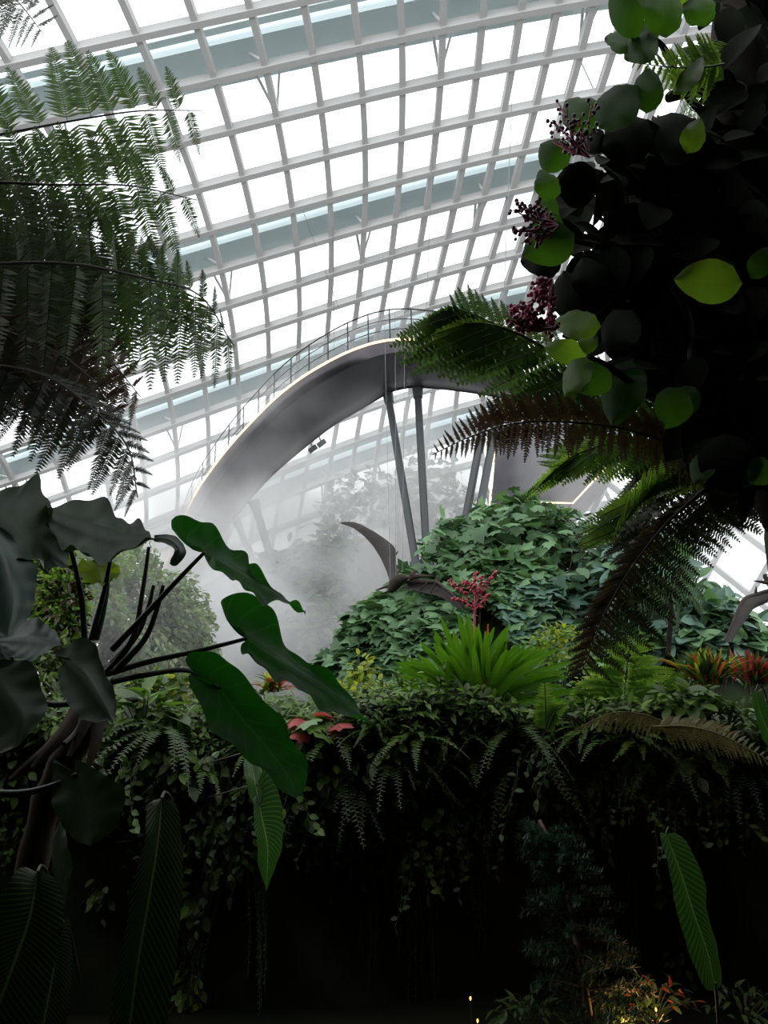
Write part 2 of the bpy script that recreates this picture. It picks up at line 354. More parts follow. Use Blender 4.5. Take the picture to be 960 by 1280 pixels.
for j in range(J0, J1+1):
    mb = MB(); bar(mb, [dome(i, j) for i in np.arange(I0, I1+.1, .5)], .26, .5); mb.build('transom', M_STEEL, ceiling, False)
mb = MB(); surf(mb, np.array([[dome(i, j, 1.002) for i in range(I0, I1+1)] for j in range(J0, J1+1)])); mb.build('glazing', M_GLASS, ceiling, False)
for k, jr in enumerate((.68, 4.62, 8.66, 12.66)):
    rib = MB(); P = np.array([dome(i, jr, 1.035) for i in np.arange(I0, I1+.1, .5)]); n = dnorm(P); s = nrm(np.cross(nrm(np.gradient(P, axis=0)), n))
    sweep(rib, P, [(-.62, -.35), (.62, -.35), (.62, .35), (-.62, .35)], s, n)
    for off, hh in ((-1.05, .25), (1.0, .1)):
        sweep(rib, P+s*off, [(-.14, -hh), (.14, -hh), (.14, hh), (-.14, hh)], s, n)
    o = rib.build('trim_%d' % (k+1), M_RIB, None, False); tag(o, kind='structure')
    st = MB(); base = {0: 2, 1: 0, 2: 2, 3: 0}[k]
    for c in range(I0, I1+1):
        if (c-base) % 4: continue
        q = dome(c-.35, jr, 1.035)
        for jn in (int(jr)+1, int(jr)+2): tube(st, [q, dome(c, jn, 1.0)], .07, 6)
        tube(st, [dome(c+.4, jr, 1.035), dome(c, int(jr)+2)], .05, 6)
    st.build('strut', M_STEEL, o)
# second lattice: the far side wall at the right, a diagonal grid
fac = thing('wall_right', (24, 50, 6), 'diagonal lattice of the far glass wall at the right', 'wall'); fac['kind'] = 'structure'; del fac['category']
def fwall(a, b):
    p = np.array([34., 44., 5.]); ex = nrm([.80, -.60, 0]); ez = nrm([-.25, -.35, .95]); return p+ex*a+ez*b
for sgn in (1, -1):
    for k in range(-9, 10):
        L_ = 24; c = np.array([k*3.6, 0]); d = np.array([.62, .78*sgn])
        p0 = fwall(*(c-d*L_)); p1 = fwall(*(c+d*L_)); n = nrm(np.cross([.8, -.6, 0], [-.25, -.35, .95])); mb = MB()
        sweep(mb, np.array([p0, p1]), [(-.17, -.2), (.17, -.2), (.17, .2), (-.17, .2)], nrm(np.cross(nrm(p1-p0), n)), n); mb.build('lattice_bar', M_STEEL, fac, False)
mb = MB(); mb.add([fwall(-33, -22)+n*.2, fwall(33, -22)+n*.2, fwall(33, 22)+n*.2, fwall(-33, 22)+n*.2], [[0, 1, 2, 3]]); mb.build('glazing', M_GLASS, fac, False)
# ------------------------------------------------------------------ ground, hills, rock walls
mb = MB(); gx = np.linspace(-70, 80, 40); gy = np.linspace(-12, 75, 40)
G = np.array([[(x, y, .12*sin(x*.7)*cos(y*.6)) for x in gx] for y in gy]); surf(mb, G); tag(mb.build('floor', M_SOIL), kind='structure')
HILL_C = np.array([2.7, 20.6, 0.]); HILL_R = np.array([5.6, 5.2, 7.8])
HB_C = np.array([-1.7, 40., 0.]); HB_R = np.array([14.8, 10., 14.6])
HR_C = np.array([6.9, 19., 0.]); HR_R = np.array([4.4, 4.5, 5.8])
for nm, c, r_, sd in (('hill_1', HILL_C, HILL_R, 1), ('hill_2', HB_C, HB_R, 2), ('hill_3', HR_C, HR_R, 3)):
    mb = MB(); blob(mb, c, r_*.97, 48, 30, .02, 0, sd); tag(mb.build(nm, M_HILL), kind='structure')
# the planted rock wall in front: a ledge that overhangs a dark recess
def wall_y(x, z):
    lip = 1/(1+math.exp(-(z-1.75-.12*sin(x*1.7))*7)); rec = 1/(1+math.exp(-(x-.6)*2.2))
    return 7.6-lip*1.35-(1-rec)*.75*(1-lip)+.12*sin(x*3.1+z*2.2)+.08*sin(x*7+z*5)
def ledge_z(x): return 2.22+.10*sin(x*1.3+1)+.06*sin(x*3.7)
mb = MB(); xs = np.linspace(-9, 9, 120); rows = []
for k in range(26):
    f_ = k/25
    if f_ <= .7: rows.append([(x, wall_y(x, -.1+f_/.7*(ledge_z(x)+.1)), -.1+f_/.7*(ledge_z(x)+.1)) for x in xs])
    else:
        q = (f_-.7)/.3; rows.append([(x, wall_y(x, ledge_z(x))+q*2.4, ledge_z(x)+.16*sin(pi*q)-(q**3)*2.6) for x in xs])
surf(mb, np.array(rows)); tag(mb.build('wall_front', M_ROCK), kind='structure')
# rock round the camera: unseen cliff and roof added to block sky light, side walls
def rock_sheet(name, fn, na, nb, amp, sd):
    g = np.random.default_rng(sd); ph = g.random(6)*6; mb = MB(); rows = []
    for a in np.linspace(0, 1, na):
        row = []
        for b in np.linspace(0, 1, nb):
            p = np.array(fn(a, b), float); row.append(p+amp*np.array([sin(p[1]*1.3+ph[0])+.5*sin(p[2]*3+ph[1]), sin(p[0]*1.1+ph[2])+.5*sin(p[2]*2.7+ph[3]), sin(p[0]*1.2+ph[4])+.5*sin(p[1]*2.3+ph[5])]))
        rows.append(row)
    surf(mb, np.array(rows)); return tag(mb.build(name, M_ROCK), kind='structure')
rock_sheet('wall_back_blocker', lambda a, b: (-9+18*a, -3.2, -.3+7.6*b), 30, 14, .12, 4)
rock_sheet('ceiling_blocker', lambda a, b: (-9+18*a, -3.4+(BLOCKER_Y+3.4)*b, 5.4+(BLOCKER_Z-5.4)*b), 30, 14, .12, 5)
rock_sheet('wall_left', lambda a, b: (-3.3-.5*b-.25*a*6+1.2*(1-a), -3.2+9.5*a, -.3+(4.6-1.4*a)*b), 24, 14, .12, 6)
rock_sheet('wall_near', lambda a, b: (2.75+.3*a*4, -3.2+10.5*a, -.3+7.2*b), 24, 16, .12, 8)
# ------------------------------------------------------------------ sky walkway
ZW = 14.6
UPX = [(188, 760), (200, 722), (213, 690), (240, 625), (262, 590), (285, 560), (310, 532), (345, 497), (380, 470), (420, 447), (450, 434), (475, 427), (500, 424), (530, 425.5), (560, 429), (600, 437), (650, 450)]
LPX = [(232, 790), (240, 755), (262, 700), (285, 660), (305, 634), (325, 610), (347, 588), (380, 560), (415, 533), (450, 512), (475, 497), (490, 489), (515, 484), (540, 485), (570, 488), (610, 494), (660, 504)]
N_ = 70
Upx = resamp(spline(UPX, 200), N_); Lpx = resamp(spline(LPX, 200), N_)
UE = np.array([at_z(x, y, ZW) for x, y in Upx]); FE = np.array([at_z(*(Upx[k]*.74+Lpx[k]*.26), ZW-.42) for k in range(N_)]); LE = np.array([at_z(x, y, ZW-.3) for x, y in Lpx])
LT = LE+np.array([0, 0, .5]); UT = UE+np.array([0, 0, .06])
walk = thing('walkway', UE[45], 'curved aerial walkway with a dark underside and glowing edge', 'walkway')
mb = MB(); surf(mb, np.stack([FE, (FE*2+LE)/3-np.array([0, 0, .10]), (FE+2*LE)/3-np.array([0, 0, .10]), LE, LT, UT], 1)); mb.build('deck', M_DECK, walk)
mb = MB(); surf(mb, np.stack([UT, UE, (UE+FE)/2-np.array([0, 0, .06]), FE], 1)); mb.build('fascia', M_FASC, walk)
for nm, ofs, mat_, rr in (('light_strip', -.0, M_LED, .035), ('edge_trim', .0, M_FASC, .03)):
    mb = MB(); tube(mb, (UE if nm == 'light_strip' else LE)+np.array([0, -.02, -.01]), rr, 6); mb.build(nm, mat_, walk)
inw = nrm((LE-UE)*np.array([1, 1, 0])); RB = UE+inw*.15
for h_ in (1.12, .78, .44):
    mb = MB(); tube(mb, RB+np.array([0, 0, h_])-inw*.1*h_, .022 if h_ > 1 else .013, 6); mb.build('rail', M_DARKSTEEL, walk)
for k in range(3, N_-2, 3):
    mb = MB(); tube(mb, [RB[k]+np.array([0, 0, -.02]), RB[k]+np.array([0, 0, 1.14])-inw[k]*.12], .024, 6); mb.build('rail_post', M_DARKSTEEL, walk)
RF = LE-inw*.15+np.array([0, 0, .5])
mb = MB(); tube(mb, RF+np.array([0, 0, 1.1]), .022, 6); mb.build('rail', M_DARKSTEEL, walk)
mb = MB(); surf(mb, np.stack([RB[34:]+np.array([0, 0, .1]), RB[34:]+np.array([0, 0, 1.05])-inw[34:]*.1], 1)); mb.build('glass_panel', M_FROST, walk)
def column(p0, p1, r_, label):
    t_ = thing('support_column', p1, label, 'column', 'columns under the aerial walkway'); mb = MB(); tube(mb, [p1, p0], r_, 14); mb.build('shaft', M_COLUMN, t_)
    d = nrm(p0-p1); mb = MB(); tube(mb, [p0-d*.35, p0], [r_*1.25, r_*1.5], 14); mb.build('head_plate', M_COLUMN, t_)
    mb = MB(); tube(mb, [p1-d*.3, p1+d*.25], r_*1.6, 14); mb.build('base_collar', M_COLUMN, t_)
column(at_z(485, 493, ZW-.35), at(521, 712, 22.6), .125, 'grey column behind the flying reptile, left one of the middle pair')
column(at_z(522, 486, ZW-.35), at(534, 708, 22.6), .125, 'grey upright column rising beside the middle pair, nearest the walkway bend')
column(at(622, 520, 21), at(589, 690, 20), .12, 'grey column by the tower foot, leaning right and nearest the tower')
column(at(606, 520, 21), at(574, 692, 20.5), .12, 'grey leaning column standing between the bend columns and the tower')
column(at_z(317, 626, ZW-.35), at(350, 735, 34), .19, 'mist-veiled grey column at the low end of the walkway, thicker one')
column(at_z(296, 652, ZW-.35), at(327, 725, 36), .17, 'mist-veiled grey column behind the broad leaf, farther from the hill')
for k, (x, y) in enumerate(((391, 561), (402, 554))):
    p = at(x, y, 27.5); t_ = thing('floodlight', p, ('black floodlight under the walkway edge, lower of the two', 'black floodlight under the walkway edge, upper of the two')[k], 'floodlight', 'floodlights under the walkway')
    R = rotm([.8, -.3, .5], [.2, -.5, .8]); mb = MB(); box(mb, p, (.16, .36, .2), 0, R); mb.build('housing', M_DARKSTEEL, t_, False)
    mb = MB(); tube(mb, [p, p+np.array([-.12, .1, .35])], .03, 6); mb.build('bracket', M_DARKSTEEL, t_)
# tower / lower walkway at the right with its light strips
core = thing('tower', at(650, 650, 25), 'dark grey tower in mist behind the fern fronds with light lines', 'tower')
front = [at(612, 655, 24), at(622, 535, 24), at(790, 500, 24), at(782, 556, 24), at(716, 628, 24), at(680, 628, 24), at(668, 655, 24)]
mb = MB(); n = len(front); Fv = np.array(front); Bv = Fv+np.array([.6, 4.5, .2]); V = np.vstack([Fv, Bv])
mb.add(V, [list(range(n))]); mb.add(V, [list(range(2*n-1, n-1, -1))]); mb.add(V, [[k, k+n, (k+1) % n+n, (k+1) % n] for k in range(n)]); mb.build('cladding', M_CORE, core, False)
for pts in ([(611, 640), (620, 540)], [(676, 628), (716, 629), (784, 556)]):
    mb = MB(); tube(mb, A(*[(x, y, 23.93) for x, y in pts]), .028, 6); mb.build('light_strip', M_LED, core)
# hanging cables
for k, (x0, y0, x1, y1, Y, lab) in enumerate(((542, 150, 530, 470, 21.5, 'thin steel cable hanging above the bend of the walkway'), (640, 120, 628, 420, 18, 'thin steel cable hanging left of the berry clusters'),
        (357, 205, 440, 430, 30, 'thin slanting steel cable from the roof to the walkway rail'), (415, 200, 418, 440, 31, 'thin upright steel cable over the middle of the walkway'), (718, 60, 760, 150, 25, 'thin slanting brace cable at the top of the glass roof'))):
    mb = MB(); tube(mb, A((x0, y0, Y), (x1, y1, Y)), .012 if k != 4 else .03, 5); tag(mb.build('cable', M_CABLE), lab, 'cable')
# ------------------------------------------------------------------ mist: banks of drifting spray
def mist(c, r_, dens, label, nscale=.22, lo=.36, hi=.68, off=(0, 0, 0), rot=0.):
    mb = MB(); blob(mb, (0, 0, 0), (1, 1, 1), 20, 13); o = mb.build('mist', mist_mat('mist_'+str(round(off[0]*10)), dens, nscale, lo, hi, off))
    o.location = tuple(c); o.scale = r_; o.rotation_euler = (0, rot, 0); tag(o, label, 'mist', 'drifting mist', 'stuff')
MISTS = MISTSET
for a in MISTS: mist(*a)
# ------------------------------------------------------------------ plant materials
M_FERN = leaf_mat('fern_green', (44, 62, 34), (70, 84, 48), .32, (92, 128, 52))
M_FERND = leaf_mat('fern_dark', (30, 46, 26), (54, 58, 36), .22, (70, 84, 42))
M_FERNB = leaf_mat('fern_brown', (78, 60, 42), (58, 56, 36), .22, (110, 84, 50))
M_FERNL = leaf_mat('fern_bright', (62, 104, 40), (96, 134, 52), .45, (140, 180, 60))
M_TAN = leaf_mat('fern_withered', (128, 116, 72), (100, 98, 58), .3, (150, 130, 80))
M_STALK = solid('dark_stalk', (40, 34, 26), .6, 0, (58, 50, 36), 8)
M_STALKG = solid('green_stalk', (46, 66, 36), .5, 0, (34, 44, 28), 8)
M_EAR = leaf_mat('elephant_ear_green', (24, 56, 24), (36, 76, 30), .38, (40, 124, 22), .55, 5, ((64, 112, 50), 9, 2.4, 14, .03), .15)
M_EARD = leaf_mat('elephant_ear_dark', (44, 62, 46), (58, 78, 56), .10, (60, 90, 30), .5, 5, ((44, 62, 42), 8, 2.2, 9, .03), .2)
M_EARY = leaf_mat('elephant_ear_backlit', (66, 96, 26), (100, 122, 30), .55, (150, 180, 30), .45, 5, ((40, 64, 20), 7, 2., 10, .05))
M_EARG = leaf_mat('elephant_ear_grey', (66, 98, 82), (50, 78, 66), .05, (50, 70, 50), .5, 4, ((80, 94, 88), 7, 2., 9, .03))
M_VELVET = leaf_mat('velvet_strap', (12, 26, 14), (18, 36, 18), .12, (30, 60, 20), .5, 6, ((140, 170, 104), 30, 5.5, 7, .04))
M_VELVETL = leaf_mat('velvet_strap_light', (26, 60, 24), (38, 76, 30), .3, (60, 120, 30), .5, 6, ((150, 184, 96), 24, 4.6, 6, .045))
M_BROWN = solid('dry_sheath', (84, 62, 42), .8, 0, (48, 38, 28), 9, .4)
M_BARK = solid('dark_bark', (36, 30, 24), .95, 0, (22, 18, 15), 7, .7, .1)
def cv(dx, dy, df=0.): return np.array([dx, 0., 0.])+np.array([0, -sin(TH), cos(TH)])*(-dy)+np.array([0, cos(TH), sin(TH)])*df
def mpp(px, py, Y): return Y/ray(px, py)[1]/F
def taper(L, a=.55, b=.3): return lambda t: L*(1 if t < a else 1-(1-b)*((t-a)/(1-a))**1.3)
def px_frond(root, mats, path, dA, dB, La, npin, seed, a=.55, b=.3, npl=22, droop=.12, df=(0., 0.), Lb=None, name='frond', **k):
    P = A(*path); m = mpp(*path[len(path)//2]); mb = MB(); Lb = La if Lb is None else Lb
    frond(mb, P, cv(*dA, df[0]), cv(*dB, df[1]), taper(La*m, a, b), length_b=taper(Lb*m, a, b), npin=npin, npl=npl, droop=droop, seed=seed, r=k.pop('r', .010), **k)
    return mb.build(name, mats, root)
# ------------------------------------------------------------------ tree ferns at the upper left
tf = thing('tree_fern', at(-170, 330, 3.3), 'tree fern at the upper left with long feathery fronds against the glass roof', 'tree fern')
mb = MB(); tube(mb, [at(-170, 330, 3.3)*np.array([1, 1, 0])+np.array([-.25, 0, -.1]), at(-172, 400, 3.3), at(-165, 300, 3.3)], [.14, .11, .09], 12); mb.build('trunk', M_BARK, tf)
FR = [  # material, path, upper pinna dir, lower pinna dir, upper length, lower length, pinnae
 (M_FERN, [(-120, 190, 3.3), (-20, 172, 3.35), (85, 152, 3.4), (170, 139, 3.35), (252, 138, 3.25)], (-.42, -.9), (.36, .93), 112, 125, 11),
 (M_FERN, [(-120, 235, 3.2), (-20, 228, 3.2), (70, 231, 3.2), (160, 232, 3.15), (246, 250, 3.1)], (-.40, -.9), (.30, .95), 92, 135, 11),
 (M_FERND, [(-130, 270, 3.3), (-30, 262, 3.3), (50, 275, 3.3), (130, 300, 3.3), (235, 345, 3.2)], (-.35, -.9), (.10, 1), 85, 140, 12),
 (M_FERN, [(-120, 340, 3.2), (-10, 330, 3.2), (90, 330, 3.15), (190, 350, 3.1), (250, 370, 3.05), (292, 432, 3.0)], (-.1, -1), (-.06, 1), 55, 128, 15),
 (M_FERN, [(-100, 320, 3.5), (0, 322, 3.5), (90, 318, 3.5), (170, 330, 3.5), (238, 342, 3.45)], (.2, -1), (0, 1), 60, 140, 12),
 (M_FERND, [(-60, 345, 3.6), (20, 350, 3.6), (80, 352, 3.6), (130, 362, 3.6), (200, 400, 3.5)], (-.2, -1), (-.1, 1), 80, 125, 11),
 (M_FERND, [(-70, -70, 3.3), (-20, -30, 3.3), (20, 0, 3.3), (54, 42, 3.25)], (.6, -.6), (-.35, .9), 58, 66, 13)]
for k, (m_, pa, da, db, la, lb, n_) in enumerate(FR):
    px_frond(tf, [m_, M_STALK], pa, da, db, la, n_, 20+k, .6, .34, 32, .10, (.1, -.12), lb, fwd=.06, pl=.22, pw=.36)
tf2 = thing('tree_fern', at(-190, 440, 3.6), 'dark tree fern with drooping brownish fronds above the big folded leaf', 'tree fern')
mb = MB(); tube(mb, [at(-190, 440, 3.6)*np.array([1, 1, 0])+np.array([-.2, 0, -.1]), at(-192, 470, 3.6), at(-180, 410, 3.6)], [.13, .10, .08], 12); mb.build('trunk', M_BARK, tf2)
FR = [
 (M_FERNB, [(-110, 385, 3.5), (-20, 385, 3.5), (60, 405, 3.5), (130, 445, 3.45), (176, 496, 3.4)], (.5, -.8), (-.25, 1), 55, 105, 15),
 (M_FERNB, [(-110, 410, 3.4), (-20, 410, 3.4), (50, 430, 3.4), (110, 470, 3.35), (150, 530, 3.3)], (.6, -.6), (-.35, 1), 55, 100, 15),
 (M_FERND, [(-110, 450, 3.3), (-20, 455, 3.3), (60, 472, 3.3), (120, 515, 3.25), (160, 560, 3.2), (172, 622, 3.15)], (.85, .1), (-.45, .85), 46, 92, 16),
 (M_FERNB, [(-100, 430, 3.7), (-30, 425, 3.7), (30, 450, 3.7), (75, 500, 3.65), (105, 565, 3.6)], (.7, -.2), (-.6, .8), 60, 70, 14),
 (M_FERNB, [(-100, 350, 3.7), (-30, 350, 3.7), (30, 372, 3.7), (80, 410, 3.65), (120, 470, 3.6)], (.6, -.6), (-.3, .95), 60, 90, 14),
 (M_FERND, [(-90, 490, 3.5), (-40, 492, 3.5), (10, 505, 3.5), (55, 525, 3.45), (100, 548, 3.4)], (.4, -.9), (-.4, .8), 40, 52, 12),
 (M_FERNB, [(-100, 300, 3.8), (-30, 310, 3.8), (30, 330, 3.8), (70, 370, 3.75), (100, 430, 3.7)], (.6, -.6), (-.3, .95), 60, 85, 13),
 (M_FERNB, [(-80, 380, 3.9), (0, 390, 3.9), (70, 420, 3.9), (120, 455, 3.85), (150, 490, 3.8)], (.5, -.6), (-.3, .95), 60, 75, 13)]
for k, (m_, pa, da, db, la, lb, n_) in enumerate(FR):
    px_frond(tf2, [m_, M_STALK], pa, da, db, la, n_, 60+k, .5, .3, 28, .14, (.15, -.15), lb, fwd=.12, pl=.24, pw=.40)
# ------------------------------------------------------------------ elephant ear plant
ear = thing('elephant_ear', at(120, 900, 2.9), 'large elephant ear plant with broad arrow leaves on long dark stalks', 'plant')
CR = (128, 872, 2.9)
def big_leaf(root, mid, left, right, mat_, Y=(2.9, 2.8), edge=.12, lobe=.3, bend=.15, wave=.03, stalk=None, name='leaf', n=56):
    """traced arrow leaf: depth runs from Y[0] at the stalk to Y[1] at the tip, edges nearer or farther by `edge` metres"""
    def dep(pts, e):
        m = len(pts); return A(*[(x, y, Y[0]+(Y[1]-Y[0])*k/(m-1)+e*sin(pi*k/(m-1))) for k, (x, y) in enumerate(pts)])
    mb = MB(); loft_leaf(mb, dep(mid, 0), dep(left, edge), dep(right, -edge*.6), n, 5, lobe, bend, wave)
    o = mb.build(name, mat_, root)
    if stalk:
        mb = MB(); P = A(*stalk); tube(mb, spline(P, 20), lambda t: .013-.006*t, 8); mb.build('stalk', M_STALKG if name == 'leaf' else M_STALK, o)
    return o
big_leaf(ear, [(254, 690), (300, 715), (340, 738), (382, 765)], [(254, 690), (240, 685), (222, 674), (214, 643), (232, 645), (256, 655), (284, 678), (309, 689), (313, 706), (346, 737), (382, 765)],
 [(254, 690), (262, 698), (272, 711), (292, 717), (305, 738), (328, 748), (352, 752), (372, 760), (382, 765)], M_EAR, (2.75, 2.6), .16, .3, .3, .05, [(140, 812, 2.9), (180, 770, 2.85), (225, 722, 2.8), (256, 690, 2.75)])
big_leaf(ear, [(308, 798), (345, 822), (400, 852), (440, 884), (465, 906)], [(308, 798), (300, 788), (282, 776), (276, 750), (287, 738), (308, 741), (328, 751), (345, 775), (360, 808), (381, 822), (404, 839), (433, 862), (454, 891), (465, 906)],
 [(308, 798), (301, 808), (311, 821), (328, 833), (352, 850), (375, 865), (398, 880), (427, 893), (451, 901), (465, 906)], M_EAR, (2.75, 2.6), .14, .28, .3, .04, [(135, 842, 2.9), (190, 826, 2.87), (250, 813, 2.8), (309, 798, 2.75)])
big_leaf(ear, [(274, 860), (300, 895), (330, 930), (360, 970), (370, 998)], [(274, 860), (255, 850), (234, 832), (238, 812), (267, 815), (285, 827), (302, 842), (317, 859), (331, 877), (355, 898), (365, 929), (384, 948), (381, 980), (370, 998)],
 [(274, 860), (258, 848), (238, 842), (240, 862), (252, 884), (264, 914), (289, 930), (307, 948), (332, 964), (351, 989), (370, 998)], M_EAR, (2.65, 2.5), .08, .25, .25, .04, [(140, 852, 2.9), (185, 843, 2.85), (235, 838, 2.75), (274, 860, 2.65)])
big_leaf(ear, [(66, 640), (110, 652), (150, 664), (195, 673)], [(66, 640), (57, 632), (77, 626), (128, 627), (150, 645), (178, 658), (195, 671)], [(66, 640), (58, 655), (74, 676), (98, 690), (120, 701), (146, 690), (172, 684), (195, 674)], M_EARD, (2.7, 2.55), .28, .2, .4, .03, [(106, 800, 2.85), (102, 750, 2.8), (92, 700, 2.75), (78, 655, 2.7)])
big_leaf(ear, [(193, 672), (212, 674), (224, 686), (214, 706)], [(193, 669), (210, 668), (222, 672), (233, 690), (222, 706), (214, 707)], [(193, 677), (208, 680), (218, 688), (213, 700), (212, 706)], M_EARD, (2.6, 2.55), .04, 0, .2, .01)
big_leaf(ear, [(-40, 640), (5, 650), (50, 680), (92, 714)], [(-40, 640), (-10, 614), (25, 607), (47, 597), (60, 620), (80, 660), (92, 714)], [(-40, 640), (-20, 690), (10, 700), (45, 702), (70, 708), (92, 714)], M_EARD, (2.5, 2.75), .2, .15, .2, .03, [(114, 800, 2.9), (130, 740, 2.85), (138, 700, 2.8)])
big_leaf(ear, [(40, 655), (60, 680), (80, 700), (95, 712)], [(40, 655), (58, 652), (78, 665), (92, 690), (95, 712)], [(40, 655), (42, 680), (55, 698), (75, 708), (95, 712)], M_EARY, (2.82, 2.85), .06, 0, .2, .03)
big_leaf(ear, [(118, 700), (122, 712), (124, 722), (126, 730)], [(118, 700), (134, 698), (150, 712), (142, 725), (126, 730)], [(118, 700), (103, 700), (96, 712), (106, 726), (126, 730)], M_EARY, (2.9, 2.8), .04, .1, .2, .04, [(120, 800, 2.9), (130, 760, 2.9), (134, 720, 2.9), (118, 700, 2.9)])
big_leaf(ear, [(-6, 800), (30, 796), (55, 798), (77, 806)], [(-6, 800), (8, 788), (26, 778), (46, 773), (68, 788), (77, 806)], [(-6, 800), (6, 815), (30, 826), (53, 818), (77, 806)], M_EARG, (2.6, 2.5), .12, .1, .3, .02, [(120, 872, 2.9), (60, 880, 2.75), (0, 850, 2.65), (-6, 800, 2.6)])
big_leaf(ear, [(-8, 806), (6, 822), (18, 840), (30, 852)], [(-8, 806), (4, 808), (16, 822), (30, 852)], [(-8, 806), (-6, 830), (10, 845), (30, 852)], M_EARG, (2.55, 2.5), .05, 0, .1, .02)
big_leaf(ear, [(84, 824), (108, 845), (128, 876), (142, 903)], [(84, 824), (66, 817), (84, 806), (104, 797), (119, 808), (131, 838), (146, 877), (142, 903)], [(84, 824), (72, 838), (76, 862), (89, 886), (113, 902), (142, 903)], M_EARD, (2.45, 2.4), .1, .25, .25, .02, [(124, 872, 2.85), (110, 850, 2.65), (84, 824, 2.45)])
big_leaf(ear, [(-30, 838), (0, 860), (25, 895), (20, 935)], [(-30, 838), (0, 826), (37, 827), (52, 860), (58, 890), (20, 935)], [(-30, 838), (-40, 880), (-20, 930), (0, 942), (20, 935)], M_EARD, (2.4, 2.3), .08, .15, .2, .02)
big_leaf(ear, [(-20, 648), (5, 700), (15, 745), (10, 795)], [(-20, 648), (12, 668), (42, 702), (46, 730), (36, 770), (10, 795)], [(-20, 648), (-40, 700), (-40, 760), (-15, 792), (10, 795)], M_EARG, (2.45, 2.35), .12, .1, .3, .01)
big_leaf(ear, [(96, 968), (102, 1000), (108, 1030), (112, 1057)], [(96, 968), (80, 960), (68, 951), (65, 980), (66, 1008), (90, 1047), (112, 1057)], [(96, 968), (96, 950), (120, 962), (142, 976), (156, 988), (147, 1032), (112, 1057)], M_EARD, (2.5, 2.4), .06, .25, .2, .015, [(-40, 990, 2.5), (20, 992, 2.5), (60, 984, 2.5), (96, 968, 2.5)])
big_leaf(ear, [(75, 1022), (76, 1060), (80, 1100), (83, 1134)], [(75, 1022), (66, 1050), (66, 1085), (83, 1134)], [(75, 1022), (84, 1050), (90, 1090), (83, 1134)], M_EARD, (2.6, 2.5), .06, 0, .3, .02)
for k, pts in enumerate(([(125, 850, 2.9), (165, 800, 2.9), (178, 740, 2.9), (186, 684, 2.9)], [(140, 830, 2.95), (170, 795, 2.95), (185, 760, 2.95), (192, 732, 2.95)], [(145, 838, 2.85), (180, 800, 2.85), (195, 765, 2.85), (204, 732, 2.85)], [(130, 865, 2.9), (110, 890, 2.85), (95, 915, 2.8), (80, 930, 2.7)])):
    mb = MB(); tube(mb, spline(A(*pts), 20), lambda t: .014-.007*t, 8); mb.build('stalk', M_STALK, ear)
for k, (a_, b_, w_) in enumerate((((112, 870), (86, 945), .030), ((100, 880), (40, 960), .034), ((90, 900), (12, 975), .03), ((122, 880), (110, 960), .03))):
    mb = MB(); strap(mb, spline(A((*a_, 2.9), ((a_[0]+b_[0])/2+4, (a_[1]+b_[1])/2, 2.8), (*b_, 2.75)), 12), lambda t: w_*(1.1-.8*t), (1, .3, .2), .5); mb.build('dry_sheath', M_BROWN, ear)
mb = MB(); tube(mb, spline(A((126, 860, 2.92), (105, 910, 2.95), (60, 1000, 3.0), (20, 1180, 3.05)), 16), lambda t: .055+.02*np.sin(t*40)*.3, 12); mb.build('stem', M_BROWN, ear)
# ------------------------------------------------------------------ velvet strap-leaved plants hanging in front of the wall
def strap_plant(label, leaves, mat_, group=None):
    first = leaves[0]; t_ = thing('strap_leaf_plant', at(*first[0][0], first[3]), label, 'plant', group)
    for mid, le, ri, Y in leaves:
        o = big_leaf(t_, mid, le, ri, mat_, (Y, Y-.1), -.07, .0, .22, .012, None, 'leaf', 40)
        x, y = mid[0]; mb = MB(); tube(mb, spline(A((x-60, y+12, 6.1), (x-25, y+2, 5.2), (x-2, y-4, Y+.1), (x, y, Y)) if 3.9 < Y < 4.1 else A((x+26, y+70, Y+.3), (x+14, y+8, Y+.2), (x+5, y-8, Y+.08), (x, y, Y)), 12), .005, 6); mb.build('stalk', M_STALK, o)
        if Y == 5.0:
            q = mid[-1]; mb = MB(); tube(mb, spline(A((q[0], q[1]-8, Y-.1), (q[0]+3, q[1]+30, Y), (q[0]+6, q[1]+110, Y+.1)), 10), .008, 6); mb.build('stem', M_STALK, t_)
strap_plant('long dark velvety strap leaf hanging beside the heart leaf, pale midrib', [([(202, 998), (197, 1050), (186, 1120), (172, 1200), (158, 1310)], [(202, 998), (186, 1006), (180, 1050), (164, 1120), (150, 1200), (130, 1310)], [(202, 998), (220, 1006), (228, 1050), (228, 1110), (222, 1190), (205, 1310)], 3.0)], M_VELVET)
strap_plant('broad velvety strap leaves at the lower left corner with arched pale veins', [([(47, 1090), (36, 1150), (15, 1210), (-15, 1290)], [(47, 1090), (25, 1085), (0, 1120), (-30, 1180), (-60, 1290)], [(47, 1090), (68, 1098), (80, 1130), (70, 1200), (40, 1300)], 2.7), ([(74, 1160), (65, 1220), (48, 1310)], [(74, 1160), (60, 1180), (48, 1230), (30, 1310)], [(74, 1160), (86, 1150), (90, 1210), (80, 1310)], 2.8)], M_VELVET)
strap_plant('folded green strap leaf hanging below the tip of the broad leaf', [([(320, 985), (326, 1020), (334, 1060), (333, 1114)], [(320, 985), (316, 1000), (320, 1045), (324, 1085), (333, 1114)], [(320, 985), (330, 962), (346, 985), (354, 1020), (353, 1055), (344, 1085), (333, 1114)], 4.0), ([(312, 944), (316, 965), (320, 985), (324, 1010)], [(312, 944), (305, 950), (306, 970), (314, 1000), (324, 1010)], [(312, 944), (322, 952), (330, 970), (332, 990), (324, 1010)], 4.05)], M_VELVETL)
